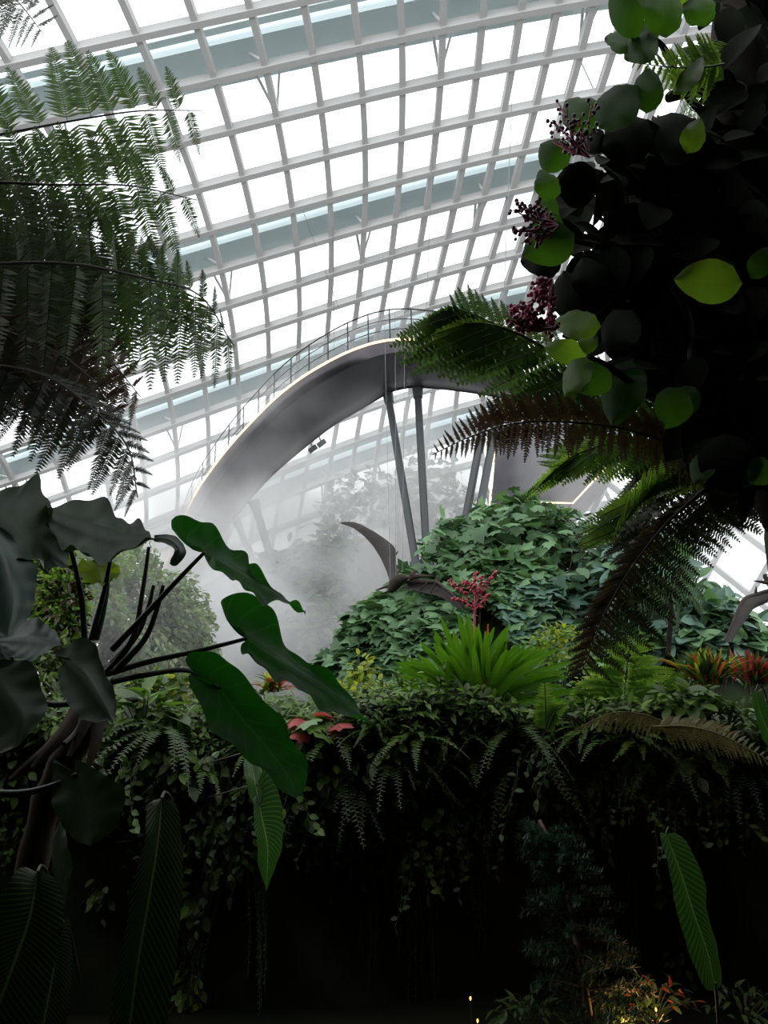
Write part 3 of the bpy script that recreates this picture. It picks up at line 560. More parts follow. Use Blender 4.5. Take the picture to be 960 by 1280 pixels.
strap_plant('tall upright strap leaf with comb veins at the lower right', [([(832, 1042), (850, 1090), (868, 1145), (884, 1190), (894, 1236)], [(832, 1042), (825, 1042), (831, 1066), (840, 1106), (848, 1148), (861, 1188), (880, 1234), (894, 1238)], [(832, 1042), (845, 1042), (862, 1058), (880, 1100), (884, 1137), (894, 1176), (903, 1226), (894, 1238)], 5.0)], M_VELVETL)
strap_plant('pale curled strap leaf at the right edge above the withered frond', [([(944, 864), (950, 890), (960, 915), (975, 940)], [(944, 864), (940, 870), (946, 900), (958, 930), (975, 940)], [(944, 864), (952, 866), (962, 890), (972, 915), (975, 940)], 5.2)], M_VELVETL)
# ------------------------------------------------------------------ big-leaved shrub at the right with berry clusters
M_SHRUB = leaf_mat('shrub_leaf', (26, 48, 20), (38, 62, 24), .38, (74, 120, 26), .6, 8, ((44, 66, 34), 7, 1.6, 14, .03), .1)
M_SHRUBL = leaf_mat('shrub_leaf_light', (60, 92, 28), (84, 112, 32), .5, (120, 160, 36), .5, 8, ((90, 116, 46), 7, 1.6, 14, .03), .25)
M_SHRUBD = leaf_mat('shrub_leaf_shaded', (16, 24, 13), (22, 30, 15), .03, (24, 44, 14), .7, 8, None, .04)  # darker copy of the shrub leaf, inner shade of the crown put into its colour
M_BERRY = solid('purple_berry', (84, 44, 68), .35, 0, (110, 54, 84), 30)
M_BERRYP = solid('pink_berry', (190, 84, 124), .45, 0, (150, 62, 98), 30)
M_BSTEM = solid('magenta_stem', (190, 60, 104), .5, 0, (150, 48, 82), 20)
def px_oval(root, b, t, w, mat_, Y0, Y1, tilt=.06, name='leaf', bulge=.55, arch=.05):
    b = np.array(b, float); t = np.array(t, float); d = t-b; n_ = np.array([-d[1], d[0]])/np.hypot(*d)
    w = w*.62; s = np.linspace(0, 1, 9); W = w*np.sin(pi*s**.85)**.72; W[0] = 0; W[-1] = 0
    dep = Y0+(Y1-Y0)*s-arch*np.sin(pi*s)
    mk = lambda sg: [at(*(b+d*q+n_*sg*ww), dd+sg*tilt*math.sin(pi*q)*.7+.02) for q, ww, dd in zip(s, W, dep)]
    mb = MB(); loft_leaf(mb, [at(*(b+d*q), dd) for q, dd in zip(s, dep)], mk(1), mk(-1), 22, 3, 0., .18, .012)
    return mb.build(name, mat_, root)
shrub = thing('shrub', np.array([2.6, 3.3, 0]), 'dark big-leaved shrub filling the right side with purple berry clusters', 'shrub')
mb = MB(); tube(mb, [np.array([2.6, 3.3, -.1]), at(1190, 900, 3.2), at(1080, 740, 3.15), at(985, 645, 3.1), at(935, 480, 3.15), at(925, 300, 3.2), at(920, 120, 3.25), at(930, -120, 3.3)], [.2, .19, .15, .11, .15, .17, .16, .13], 14); mb.build('trunk', M_BARK, shrub)
BR = [[(945, 600, 3.1), (905, 545, 3.0), (868, 480, 2.95), (862, 400, 2.9), (840, 330, 2.9)], [(925, 560, 3.05), (880, 530, 2.9), (850, 515, 2.85), (805, 490, 2.8), (760, 458, 2.75), (735, 446, 2.7)], [(935, 480, 3.1), (860, 380, 3.0), (780, 320, 2.9), (715, 300, 2.85)],
      [(925, 300, 3.2), (850, 260, 3.0), (800, 220, 2.9), (760, 180, 2.85)], [(920, 180, 3.2), (860, 120, 3.0), (830, 60, 2.9), (800, 40, 2.85)], [(930, 520, 3.1), (945, 430, 2.9), (930, 360, 2.85)], [(925, 260, 3.2), (850, 200, 3.0), (808, 150, 2.9)], [(920, 330, 3.1), (800, 360, 2.95), (740, 400, 2.85)]]
for k, pts in enumerate(BR):
    mb = MB(); tube(mb, spline(A(*pts), 20), lambda t: .028-.018*t, 8); mb.build('branch', M_BARK if k else solid('grey_branch', (92, 80, 66), .8, 0, (60, 50, 40), 12, .3), shrub)
LV = [(795, 50, 768, -20, 34, 1), (802, 56, 755, 48, 27, 1), (800, 28, 795, -18, 28, 1), (832, 48, 825, -22, 40, 1), (802, 26, 812, 60, 30, 1), (822, 48, 780, 74, 32, 1), (870, -6, 812, -14, 40, 2), (880, 34, 866, -12, 35, 1), (808, 142, 812, 84, 32, 1),
      (746, 162, 706, 126, 42, 1), (748, 160, 800, 106, 42, 1), (805, 200, 762, 148, 55, 0), (808, 198, 870, 148, 54, 0), (858, 192, 876, 148, 25, 2), (710, 207, 675, 180, 38, 1), (692, 252, 675, 212, 26, 1), (748, 236, 693, 225, 48, 0), (690, 286, 679, 233, 22, 1),
      (718, 292, 653, 320, 46, 1), (704, 316, 650, 327, 46, 0), (928, 354, 842, 349, 46, 3), (938, 348, 966, 308, 25, 1), (734, 444, 679, 434, 26, 2), (735, 446, 706, 496, 27, 2), (734, 443, 738, 406, 20, 2), (752, 408, 690, 404, 30, 2), (760, 458, 726, 492, 36, 1),
      (792, 448, 765, 532, 46, 1), (852, 484, 830, 536, 40, 1), (854, 482, 870, 516, 24, 1), (904, 542, 915, 618, 60, 0), (886, 568, 868, 605, 26, 1), (966, 578, 934, 602, 30, 1), (748, 372, 727, 322, 40, 0), (722, 402, 704, 338, 40, 0), (792, 388, 758, 442, 40, 0), (700, 270, 668, 300, 34, 1), (852, 60, 905, 100, 30, 1), (842, 118, 880, 70, 24, 3), (730, 165, 756, 190, 28, 0)]
for k, (x0, y0, x1, y1, w_, c) in enumerate(LV):
    Y = 2.65+.25*((k*7) % 5)/5+(.1 if c == 0 else 0)
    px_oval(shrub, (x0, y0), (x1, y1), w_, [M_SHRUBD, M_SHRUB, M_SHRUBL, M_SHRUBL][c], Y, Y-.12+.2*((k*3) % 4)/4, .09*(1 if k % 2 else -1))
def inside(x, y, poly):
    c = False; j = len(poly)-1
    for i in range(len(poly)):
        xi, yi = poly[i]; xj, yj = poly[j]
        if (yi > y) != (yj > y) and x < (xj-xi)*(y-yi)/(yj-yi)+xi: c = not c
        j = i
    return c
def rand_in(poly, n, g):
    xs_ = [p[0] for p in poly]; ys_ = [p[1] for p in poly]; out = []
    while len(out) < n:
        x = g.uniform(min(xs_), max(xs_)); y = g.uniform(min(ys_), max(ys_))
        if inside(x, y, poly): out.append((x, y))
    return out
g = np.random.default_rng(31)
poly = [(722, 225), (740, 190), (765, 185), (795, 175), (820, 180), (850, 175), (880, 180), (905, 60), (888, -20), (1010, -40), (1010, 600), (930, 590), (900, 540), (810, 470), (760, 420), (745, 400), (722, 340), (712, 290)]
pts = rand_in(poly, 900, g); pos = np.array([at(x, y, g.uniform(2.85, 3.5)) for x, y in pts])
R = np.array([rotm(nrm(np.array([g.normal(), g.normal()*.3, g.normal()-.3])), nrm(np.array([g.normal()*.5, -1, g.normal()*.5+.4]))) for _ in pts])
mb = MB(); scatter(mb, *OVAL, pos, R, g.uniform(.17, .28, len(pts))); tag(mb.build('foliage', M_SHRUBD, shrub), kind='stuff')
ico = MB(); blob(ico, (0, 0, 0), (1, 1, 1), 7, 5); ICV = np.vstack(ico.v); ICF = ico.f[0][0]
def berries(root, base, tips, Y, n, mat_, rad, seed, spread):
    g = np.random.default_rng(seed); cl = MB(); st = MB(); b = at(*base, Y)
    for tx, ty in tips:
        T = at(tx, ty, Y+g.uniform(-.08, .08)); mid = (b+T)/2+g.normal(size=3)*.01; tube(st, spline([b, mid, T], 8), lambda t: .006-.0035*t, 5)
        for k in range(n):
            q = g.uniform(.35, 1.05); c = b+(T-b)*q+nrm(g.normal(size=3))*g.uniform(.3, 1)*spread*(.5+.5*q); o = b+(T-b)*min(1, q*.85)
            tube(st, [o, c], .0018, 3, 0, False); cl.add(ICV*rad*g.uniform(.7, 1.2)+c, ICF)
    o = st.build('berry_cluster', M_BSTEM, root); tag(cl.build('berries', mat_, o), kind='stuff')
berries(shrub, (736, 196), [(690, 150), (700, 132), (712, 165), (692, 178), (722, 150), (740, 130), (700, 160)], 2.5, 14, M_BERRY, .0085, 1, .045)
berries(shrub, (698, 282), [(642, 262), (650, 255), (640, 290), (652, 305), (660, 270), (672, 258), (668, 300)], 2.5, 20, M_BERRY, .0085, 2, .04)
berries(shrub, (690, 350), [(668, 355), (660, 385), (672, 395), (684, 410), (676, 372), (690, 415), (664, 370)], 2.5, 30, M_BERRYP, .0085, 3, .032)
berries(shrub, (690, 410), [(640, 385), (638, 400), (650, 410), (660, 392), (668, 405), (648, 380)], 2.5, 30, M_BERRYP, .0085, 4, .03)
berries(shrub, (808, 168), [(822, 148), (826, 160), (815, 150)], 3.0, 8, M_BERRY, .007, 5, .03)
# epiphytic ferns on the shrub's trunk and a dark stub
ep = thing('fern', at(905, 78, 2.8), 'bright yellow-green fern frond in front of the top of the dark shrub', 'fern')
px_frond(ep, [M_FERNL, M_STALKG], [(905, 80, 2.75), (880, 84, 2.7), (840, 84, 2.65), (788, 78, 2.6)], (-.35, -1), (-.35, 1), 46, 17, 7, .3, .12, 14, .1, fwd=.2, pl=.2, pw=.5, r=.005)
px_frond(ep, [M_FERNL, M_STALKG], [(900, 60, 2.9), (880, 90, 2.85), (868, 120, 2.85), (860, 150, 2.85)], (1, .2), (-1, .2), 20, 13, 8, .3, .12, 10, .1, fwd=.2, pl=.2, pw=.5, r=.004)
px_frond(ep, [M_FERNL, M_STALKG], [(896, 50, 2.8), (885, 60, 2.8), (872, 82, 2.75), (862, 118, 2.75)], (1, .2), (-1, .2), 18, 13, 9, .3, .12, 10, .1, fwd=.2, pl=.2, pw=.5, r=.004)
ep2 = thing('fern', at(930, 110, 3.8), 'pale lacy fern behind the dark shrub, under the bright frond', 'fern')
for k, pa in enumerate(([(932, 108, 3.35), (900, 118, 3.7), (870, 130, 3.9), (850, 142, 3.9)], [(938, 122, 3.35), (905, 135, 3.8), (880, 150, 4), (862, 172, 4)])):
    px_frond(ep2, [M_FERNL, M_STALKG], pa, (-.2, -1), (-.2, 1), 32, 14, 12+k, .4, .2, 14, .1, fwd=.2, r=.004)
ep3 = thing('fern', at(975, 250, 3.7), 'pale fern frond showing through the gap at the right edge', 'fern')
for k, pa in enumerate(([(985, 250, 3.7), (960, 255, 3.7), (935, 262, 3.7), (918, 268, 3.7)], [(985, 235, 3.8), (965, 236, 3.8), (945, 242, 3.8), (930, 250, 3.8)])):
    px_frond(ep3, [M_FERNL, M_STALKG], pa, (-.2, -1), (-.2, 1), 26, 14, 15+k, .4, .2, 14, .1, fwd=.2, r=.004)
mb = MB(); tube(mb, spline(A((925, 105, 3.2), (890, 108, 3.1), (862, 112, 3.0), (836, 122, 2.95)), 12), lambda t: .07-.045*t, 10); mb.build('branch_stub', M_BARK, shrub)
# ------------------------------------------------------------------ tree fern at the right, between the shrub and the misty hill
rf = thing('tree_fern', np.array([3.0, 4.2, 0]), 'tree fern at the right with green and rusty fronds before the misty tower', 'tree fern')
mb = MB(); tube(mb, [np.array([3.0, 4.2, -.1]), at(1120, 820, 4.1), at(1030, 700, 4.0), at(930, 580, 3.85)], [.15, .13, .12, .1], 12); mb.build('trunk', M_BARK, rf)
FR = [
  (M_FERN, [(900, 560, 3.8), (840, 520, 3.8), (760, 478, 3.75), (690, 440, 3.7), (640, 415, 3.65), (596, 395, 3.6), (562, 383, 3.55)], (-.35, -1), (-.92, .42), 44, 118, 22, .82, .25, 20, .05),
 (M_FERNL, [(700, 446, 3.66), (650, 418, 3.62), (610, 405, 3.58), (580, 404, 3.55)], (-.9, -.1), (-.93, .36), 30, 82, 8, .7, .5, 20, .05),
 (M_FERNB, [(915, 600, 3.7), (850, 560, 3.65), (780, 536, 3.6), (700, 527, 3.55), (640, 530, 3.5), (590, 545, 3.45), (541, 568, 3.4)], (-.4, -.9), (-.1, 1), 48, 42, 40, .6, .18, 15, .05),
 (M_FERND, [(890, 575, 3.9), (820, 520, 3.9), (740, 495, 3.9), (670, 497, 3.85), (600, 520, 3.8)], (-.4, -.9), (-.2, 1), 40, 48, 28, .6, .3, 15, .05),
 (M_FERNL, [(900, 580, 4.2), (840, 556, 4.2), (780, 552, 4.2), (725, 566, 4.2), (690, 590, 4.15)], (-.85, -.2), (-.78, .62), 42, 84, 20, .75, .45, 20, .05),
 (M_FERNL, [(925, 592, 3.9), (880, 582, 3.9), (835, 600, 3.9), (795, 635, 3.85), (765, 675, 3.8)], (.2, -1), (-.93, .32), 46, 88, 20, .65, .4, 20, .08),
 (M_FERND, [(930, 595, 4.), (890, 590, 4.), (850, 612, 4.), (815, 650, 3.95), (785, 690, 3.9)], (.6, .5), (-.9, .4), 34, 74, 18, .65, .4, 18, .08),
 (M_FERND, [(930, 600, 3.6), (880, 612, 3.6), (835, 650, 3.55), (795, 700, 3.5), (760, 760, 3.45), (727, 838, 3.4)], (.86, .62), (-.9, .3), 84, 34, 25, .72, .42, 22, .04),
 (M_FERND, [(945, 610, 4.1), (910, 615, 4.1), (870, 640, 4.1), (840, 675, 4.1)], (.93, .35), (-.6, .8), 74, 30, 10, .6, .5, 18, .05),
 (M_FERND, [(915, 560, 4.2), (860, 545, 4.2), (820, 570, 4.2), (790, 610, 4.15)], (.3, -.8), (-.7, .7), 50, 70, 14, .6, .4, 18, .05),
 (M_FERNB, [(880, 612, 3.55), (836, 652, 3.5), (795, 702, 3.45), (759, 762, 3.4), (726, 842, 3.35)], (.75, .65), (-.95, .3), 20, 36, 40, .8, .5, 14, .04)]
for k, (m_, pa, da, db, la, lb, n_, a_, b_, npl, dr) in enumerate(FR):
    px_frond(rf, [m_, M_STALK], pa, da, db, la, n_, 90+k, a_, b_, npl, dr, (.15, -.15), lb, fwd=.04, pl=.18, pw=.42 if k != 7 else .36, r=.009)
# ------------------------------------------------------------------ hanging flying reptiles
M_HIDE = solid('reptile_hide', (54, 46, 40), .75, 0, (38, 32, 28), 9, .3, .2)
M_WING = leaf_mat('wing_membrane', (42, 36, 31), (32, 27, 24), .10, (70, 58, 46), .75, 5)
def pterosaur(label, Y, body, wingA, wingB, beak, legs, tail, crest):
    """body: px points hip -> shoulder -> head; wing: (leading edge px, trailing edge px) with depth offsets"""
    root = thing('pterosaur', at(*body[1], Y), label, 'flying reptile model'); mb = MB()
    P = A(*[(x, y, Y+k*-.12) for k, (x, y) in enumerate(body)]); tube(mb, spline(P, 24), lambda t: .03+.115*np.sin(pi*np.clip(t*1.1+.05, 0, 1))**.8*(1-t*.55), 14)
    H = A(*[(x, y, Y-.5) for x, y in beak]); tube(mb, spline(np.vstack([P[-1:], H]), 16), lambda t: .055*(1-t)**.8+.006, 10)
    C = A(*[(x, y, Y-.48) for x, y in crest]); tube(mb, spline(C, 10), lambda t: .05*(1-t)+.006, 8)
    for lead, trail, dl in (wingA, wingB):
        L = spline(A(*[(x, y, Y+d) for (x, y), d in zip(lead, dl)]), 30); T = spline(A(*[(x, y, Y+d*.9+.1) for (x, y), d in zip(trail, np.interp(np.linspace(0, 1, len(trail)), np.linspace(0, 1, len(dl)), dl))]), 30)
        tube(mb, L, lambda t: .042-.03*t, 10)
        u = np.linspace(0, 1, 9)[None, :, None]; G = L[:, None]*(1-u)+T[:, None]*u; nn = nrm(np.cross(L[15]-L[0], T[15]-L[15]))
        G = G+nn*(np.sin(u*pi)*.10); surf(mb, G, 1); surf(mb, (G-nn*.02)[:, ::-1], 1)
        cx = L[12]; tube(mb, [cx, cx+(L[12]-T[12])*.18+np.array([.04, 0, .1])], [.03, .006], 6)
        for q in (8, 12): tube(mb, [G[q, 0], G[q, 8]], [.02, .008], 5)
    for lg in legs: tube(mb, spline(A(*[(x, y, Y+.1) for x, y in lg]), 10), lambda t: .032-.024*t, 8)
    mb.build('body', [M_HIDE, M_WING], root)
    for k, (dx, q) in enumerate(((-14, 0), (2, 1), (14, 2))):
        x, y = body[min(q, len(body)-1)]; mb = MB(); p = at(x, y, Y-.1*q); p[2] += .12; tube(mb, [p, p+np.array([dx*.012, .3, 9.])], .0035, 4); mb.build('hanging_wire', M_CABLE, root)
    return root
pterosaur('hanging flying reptile model with spread wings above the leafy mound', 14.5, [(488, 739), (495, 728), (503, 723), (514, 722)],
 ([(497, 721), (494, 709), (493, 696), (492, 685), (480, 674), (466, 664), (447, 655.5), (425, 653)], [(489, 733), (486, 722), (481, 708), (473, 692), (461, 675.5), (443, 660), (425, 653)], (0, .3, .6, .9, 1.2, 1.6)),
 ([(509, 727), (530, 727), (545, 727), (555, 734), (566, 743), (573, 753), (575, 762)], [(500, 735), (516, 737), (536, 742), (549, 745), (562, 752), (575, 762)], (-.1, -.5, -.9, -1.2, -1.5, -1.7)),
 [(520, 720.5), (530, 720), (541, 719.5)], [[(488, 732), (478, 735), (469, 738)], [(489, 738), (481, 741), (475, 742)]], None, [(515, 720), (519, 714), (524, 717)])
pterosaur('second flying reptile model, its wing and beak entering at the right edge', 11.5, [(1004, 752), (988, 744), (976, 740)],
 ([(984, 738), (965, 738), (946, 743), (930, 749), (920, 768), (906, 802)], [(990, 752), (972, 748), (955, 755), (940, 763), (926, 780), (906, 802)], (0, -.2, -.4, -.6, -.8, -1.)),
 ([(996, 738), (1010, 715), (1030, 690), (1060, 660)], [(1006, 748), (1022, 735), (1040, 705), (1060, 660)], (0, .4, .8, 1.3)),
 [(968, 730), (956, 728), (942, 726)], [[(1004, 752), (1016, 756), (1024, 760)]], None, [(964, 731), (956, 720), (960, 718)])
# ------------------------------------------------------------------ leafy mound, vines over its face
M_VINE = leaf_mat('vine_leaf', (74, 110, 70), (116, 150, 108), .25, (110, 150, 80), .5, 1.4)
M_VINED = leaf_mat('vine_leaf_dark', (50, 82, 52), (84, 114, 78), .2, (70, 100, 54), .5, 1.4)
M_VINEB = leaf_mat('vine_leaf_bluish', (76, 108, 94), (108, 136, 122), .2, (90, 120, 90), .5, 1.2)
M_TWIG = solid('twig', (70, 62, 46), .8, 0, (48, 40, 30), 5)
def vine_patch(label, poly, c, r_, n, size, mats, seed, down=.5, tmpl=VINE, name='climbing_vine', lift=.3, group='vines over the leafy mound', cat='vine'):
    g = np.random.default_rng(seed); pos = []; R = []
    for x, y in rand_in(poly, n*2, g):
        h = hit_ell(x, y, c, r_)
        if h is None: h = at(x, y, c[1]-r_[1]*.35+g.normal()*.8)
        nn = nrm((h-c)/r_**2); cl = .5+.5*sin(h[0]*2.3+seed)*sin(h[2]*2.6+h[1]*1.3); pos.append(h+nn*(g.uniform(0, lift)+cl*.45)); tip = nrm(np.array([g.normal()*.5, -.3, -down])+nn*.5+g.normal(size=3)*.35); R.append(rotm(tip, nrm(nn*.8+np.array([0, -.35, .8])+g.normal(size=3)*.5)))
        if len(pos) >= n: break
    pos = np.array(pos); R = np.array(R); root = thing(name, pos.mean(0), label, cat, group); mb = MB()
    half = len(pos)//2
    scatter(mb, *tmpl, pos[:half], R[:half], g.uniform(.6, 1.15, half)*size, 0); scatter(mb, *tmpl, pos[half:], R[half:], g.uniform(.6, 1.15, len(pos)-half)*size, 1)
    tag(mb.build('leaves', mats, root), kind='stuff'); mb = MB()
    for k in range(0, len(pos), 12):
        tube(mb, spline([pos[k], pos[k]+np.array([.1, .1, -.5]), pos[k]+np.array([-.1, .2, -1.2])], 6), .012, 4, 0, False)
    mb.build('stems', M_TWIG, root); return root
VP_ = [('climbing vine with large pale leaves under the flying reptile', [(440, 800), (470, 760), (520, 735), (580, 735), (585, 800), (540, 835), (450, 850)], 620, .40, [M_VINE, M_VINED]),
 ('climbing vine cresting the mound by the feet of the two leaning columns', [(530, 700), (560, 668), (640, 640), (700, 655), (700, 690), (600, 705), (545, 715)], 560, .36, [M_VINED, M_VINE]),
 ('broad-leaved climbing vine behind the red flower spike', [(560, 705), (640, 685), (690, 690), (690, 760), (640, 775), (570, 760)], 700, .42, [M_VINE, M_VINE]),
 ('dark trailing vine hanging down the right shoulder of the mound', [(680, 655), (715, 665), (745, 705), (755, 745), (700, 740), (675, 700)], 520, .28, [M_VINED, M_VINED]),
 ('climbing vine low on the mound left of the rusty drooping frond', [(620, 760), (700, 735), (760, 745), (760, 850), (650, 850)], 620, .40, [M_VINEB, M_VINE]),
 ('climbing vine on the lowest left flank of the mound in mist', [(410, 850), (440, 800), (480, 830), (560, 830), (560, 900), (420, 900)], 520, .42, [M_VINED, M_VINE])]
for k, (lab, poly, n_, sz, ms) in enumerate(VP_): vine_patch(lab, poly, HILL_C, HILL_R, n_, sz, ms, 200+k)
# misty hillside shrubs behind
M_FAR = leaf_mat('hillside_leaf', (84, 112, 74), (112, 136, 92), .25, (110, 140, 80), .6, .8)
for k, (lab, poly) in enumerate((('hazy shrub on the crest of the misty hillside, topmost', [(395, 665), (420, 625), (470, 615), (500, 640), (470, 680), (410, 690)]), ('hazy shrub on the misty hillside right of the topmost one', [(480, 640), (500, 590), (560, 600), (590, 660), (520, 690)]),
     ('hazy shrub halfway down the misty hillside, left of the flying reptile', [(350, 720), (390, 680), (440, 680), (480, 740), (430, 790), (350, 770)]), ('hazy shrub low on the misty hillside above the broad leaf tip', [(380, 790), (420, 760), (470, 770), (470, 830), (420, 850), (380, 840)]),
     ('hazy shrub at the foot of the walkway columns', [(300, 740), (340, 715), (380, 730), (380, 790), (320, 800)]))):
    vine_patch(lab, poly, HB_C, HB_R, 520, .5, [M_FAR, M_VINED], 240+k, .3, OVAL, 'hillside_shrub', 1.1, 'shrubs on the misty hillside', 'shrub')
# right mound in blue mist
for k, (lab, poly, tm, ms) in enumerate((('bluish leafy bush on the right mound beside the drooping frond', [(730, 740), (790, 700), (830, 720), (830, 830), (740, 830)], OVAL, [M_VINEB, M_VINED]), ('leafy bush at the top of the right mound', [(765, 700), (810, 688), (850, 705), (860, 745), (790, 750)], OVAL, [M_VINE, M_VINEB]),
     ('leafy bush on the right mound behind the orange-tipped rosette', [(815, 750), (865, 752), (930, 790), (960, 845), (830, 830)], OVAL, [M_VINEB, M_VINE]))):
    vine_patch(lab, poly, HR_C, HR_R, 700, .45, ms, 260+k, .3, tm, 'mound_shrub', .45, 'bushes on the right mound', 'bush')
df = thing('tree_fern', at(835, 745, 14), 'distant misty tree fern with level fronds on the right mound', 'tree fern')
mb = MB(); tube(mb, [at(835, 820, 14), at(838, 780, 14), at(840, 740, 14)], .045, 8); mb.build('trunk', M_BARK, df)
for k, pa in enumerate(([(840, 742, 14), (850, 728, 13.8), (868, 732, 13.6), (882, 748, 13.5)], [(840, 742, 14), (825, 725, 13.8), (808, 724, 13.7), (792, 735, 13.6)], [(840, 742, 14), (858, 740, 13.5), (872, 752, 13.3), (880, 768, 13.2)], [(840, 742, 14), (822, 742, 13.5), (804, 752, 13.3), (794, 768, 13.2)], [(840, 742, 14), (846, 722, 14.3), (858, 716, 14.5), (874, 722, 14.6)], [(840, 742, 14), (842, 752, 13.2), (845, 768, 13), (848, 785, 13)])):
    px_frond(df, [M_VINED, M_STALKG], pa, (.1, -.8), (.1, 1), 16, 14, 300+k, .5, .3, 8, .1, r=.02, pw=.5, rp=.006)
# ------------------------------------------------------------------ fine-leaved tree and climbers at the left, beyond the ledge
M_OLIVE = leaf_mat('olive_leaf', (112, 128, 78), (140, 150, 102), .3, (140, 160, 90), .55, 1.)
def bush(name, label, cat, cpx, Y, rpx, n, size, mats, seed, tmpl=SMALL, trunk=True, group=None):
    g = np.random.default_rng(seed); c = at(*cpx, Y); m = mpp(*cpx, Y); r_ = np.array([rpx[0]*m, rpx[0]*m*.8, rpx[1]*m]); root = thing(name, (c[0], c[1], c[2]-r_[2]*1.0), label, cat, group)
    D = nrm(g.normal(size=(n, 3))); q = g.uniform(.35, 1, n)**.5; lob = 1+.38*np.sin(D[:, 0]*5+seed)*np.cos(D[:, 2]*6+seed*.7)+.10*np.sin(D[:, 1]*9+D[:, 2]*8)
    pos = c+D*r_*(q*lob)[:, None]; R = np.array([rotm(nrm(d+g.normal(size=3)*.6+np.array([0, 0, -.2])), nrm(d+np.array([0, 0, 1])+g.normal(size=3)*.5)) for d in D]); h = n//2; mb = MB()
    scatter(mb, *tmpl, pos[:h], R[:h], g.uniform(.6, 1.2, h)*size, 0); scatter(mb, *tmpl, pos[h:], R[h:], g.uniform(.6, 1.2, n-h)*size, 1); tag(mb.build('leaves', mats, root), kind='stuff')
    mb = MB(); b0 = c-np.array([0, 0, r_[2]*1.3])
    for k in range(9): tube(mb, spline([b0, b0*.5+c*.5+g.normal(size=3)*r_*.1, c+nrm(g.normal(size=3))*r_*.75], 10), lambda t: .04*(1-t)+.006, 5, 0, False)
    mb.build('branches', M_TWIG, root); return root
bush('tree', 'fine-leaved olive-green tree behind the elephant ear stalks', 'tree', (170, 770), 11.5, (80, 74), 11000, .105, [M_OLIVE, M_FAR], 401)
bush('tree', 'hazy fine-leaved tree crown just right of the elephant ear stalks', 'tree', (228, 800), 12.5, (36, 50), 4500, .10, [M_OLIVE, M_FAR], 402)
bush('shrub', 'fine green shrub under the backlit yellow leaf at the left', 'shrub', (110, 740), 10.5, (46, 60), 4200, .09, [M_OLIVE, M_FERNL], 403)
bush('shrub', 'tangled climber with red flecks on the left rock behind the stalks', 'shrub', (78, 770), 7.2, (26, 66), 1600, .11, [M_FERNL, M_BROWN], 404, LANCE)
bush('shrub', 'dark green bush on the left rock low behind the grey-green leaf', 'shrub', (28, 850), 7.0, (60, 60), 2200, .12, [M_FERN, M_OLIVE], 406, LANCE)
bush('shrub', 'dense green creeper column at the far left above the grey-green leaf', 'shrub', (55, 720), 7.4, (16, 62), 900, .12, [M_FERNL, M_FERN], 405, LANCE)
# ------------------------------------------------------------------ plants on the ledge
M_STRAP = leaf_mat('strappy_leaf', (54, 100, 26), (80, 128, 34), .38, (96, 150, 26), .38, 5, ((112, 160, 48), 1, 0, 40, .07))
M_REDSP = solid('red_flower_spike', (150, 34, 58), .5, 0, (196, 84, 104), 22)
M_GRN = leaf_mat('ledge_leaf', (66, 96, 32), (98, 126, 46), .3, (104, 144, 50), .45, 6)
M_GRND = leaf_mat('ledge_leaf_dark', (46, 68, 28), (66, 88, 38), .25, (76, 108, 44), .5, 6)
M_YEL = leaf_mat('ledge_leaf_yellow', (150, 160, 44), (104, 132, 40), .4, (190, 196, 60), .5, 9)
M_ORG = leaf_mat('orange_tipped_leaf', (196, 92, 40), (150, 60, 34), .35, (220, 120, 50), .5, 9)
M_RED = leaf_mat('red_leaf', (150, 44, 48), (176, 88, 84), .35, (200, 80, 70), .5, 9)
M_PALE = leaf_mat('pale_leaf', (140, 160, 120), (104, 136, 90), .3, (150, 180, 120), .5, 6)
def on_ledge(px, py, Y): return at(px, py, Y)
# big strappy clump
c0 = at(597, 900, 6.9); nest = thing('strappy_plant', c0, 'large fan-shaped clump of bright green strap leaves on the ledge', 'plant')
g = np.random.default_rng(51); mb = MB()
for k in range(230):
    a = g.uniform(-1.35, 1.35); az = g.uniform(-1, 1); L_ = g.uniform(.78, 1.02)*(1-.10*abs(a)); d = nrm(np.array([sin(a), az*.8*(.35+.65*cos(a)), cos(a)*1.05]))
    b = c0+np.array([g.normal()*.06, g.normal()*.08, g.uniform(-.05, .08)]); s = np.linspace(0, 1, 10)[:, None]
    P = b+d*L_*s+np.array([sin(a)*.10, az*.10, -.10-.16*abs(sin(a))])*s**2.4*L_
    strap(mb, P, lambda t: (.022+.010*g.random())*np.minimum(1, .5+t*1.2)*np.sqrt(np.clip(1.02-t**7, .02, 1)), nrm(np.cross(d, [0, -1, .15])+1e-3), .28)
mb.build('leaves', M_STRAP, nest); mb = MB()
for k in range(12):
    a = g.uniform(-1.5, 1.5); d = nrm(np.array([sin(a), -.6, cos(a)*.35])); s = np.linspace(0, 1, 9)[:, None]; L_ = g.uniform(.5, .8)
    strap(mb, c0+np.array([0, -.1, -.05])+d*L_*s-np.array([0, 0, .45])*s**2*L_, lambda t: .026*(1-t**3*.9), nrm(np.cross(d, [0, -.3, 1])), .25)
mb.build('lower_leaves', M_GRND, nest)
mb = MB(); tube(mb, spline(A((594, 870, 6.8), (593, 800, 6.75), (594, 745, 6.7)), 12), .011, 8); st_ = mb.build('flower_stem', M_REDSP, nest); mb = MB()
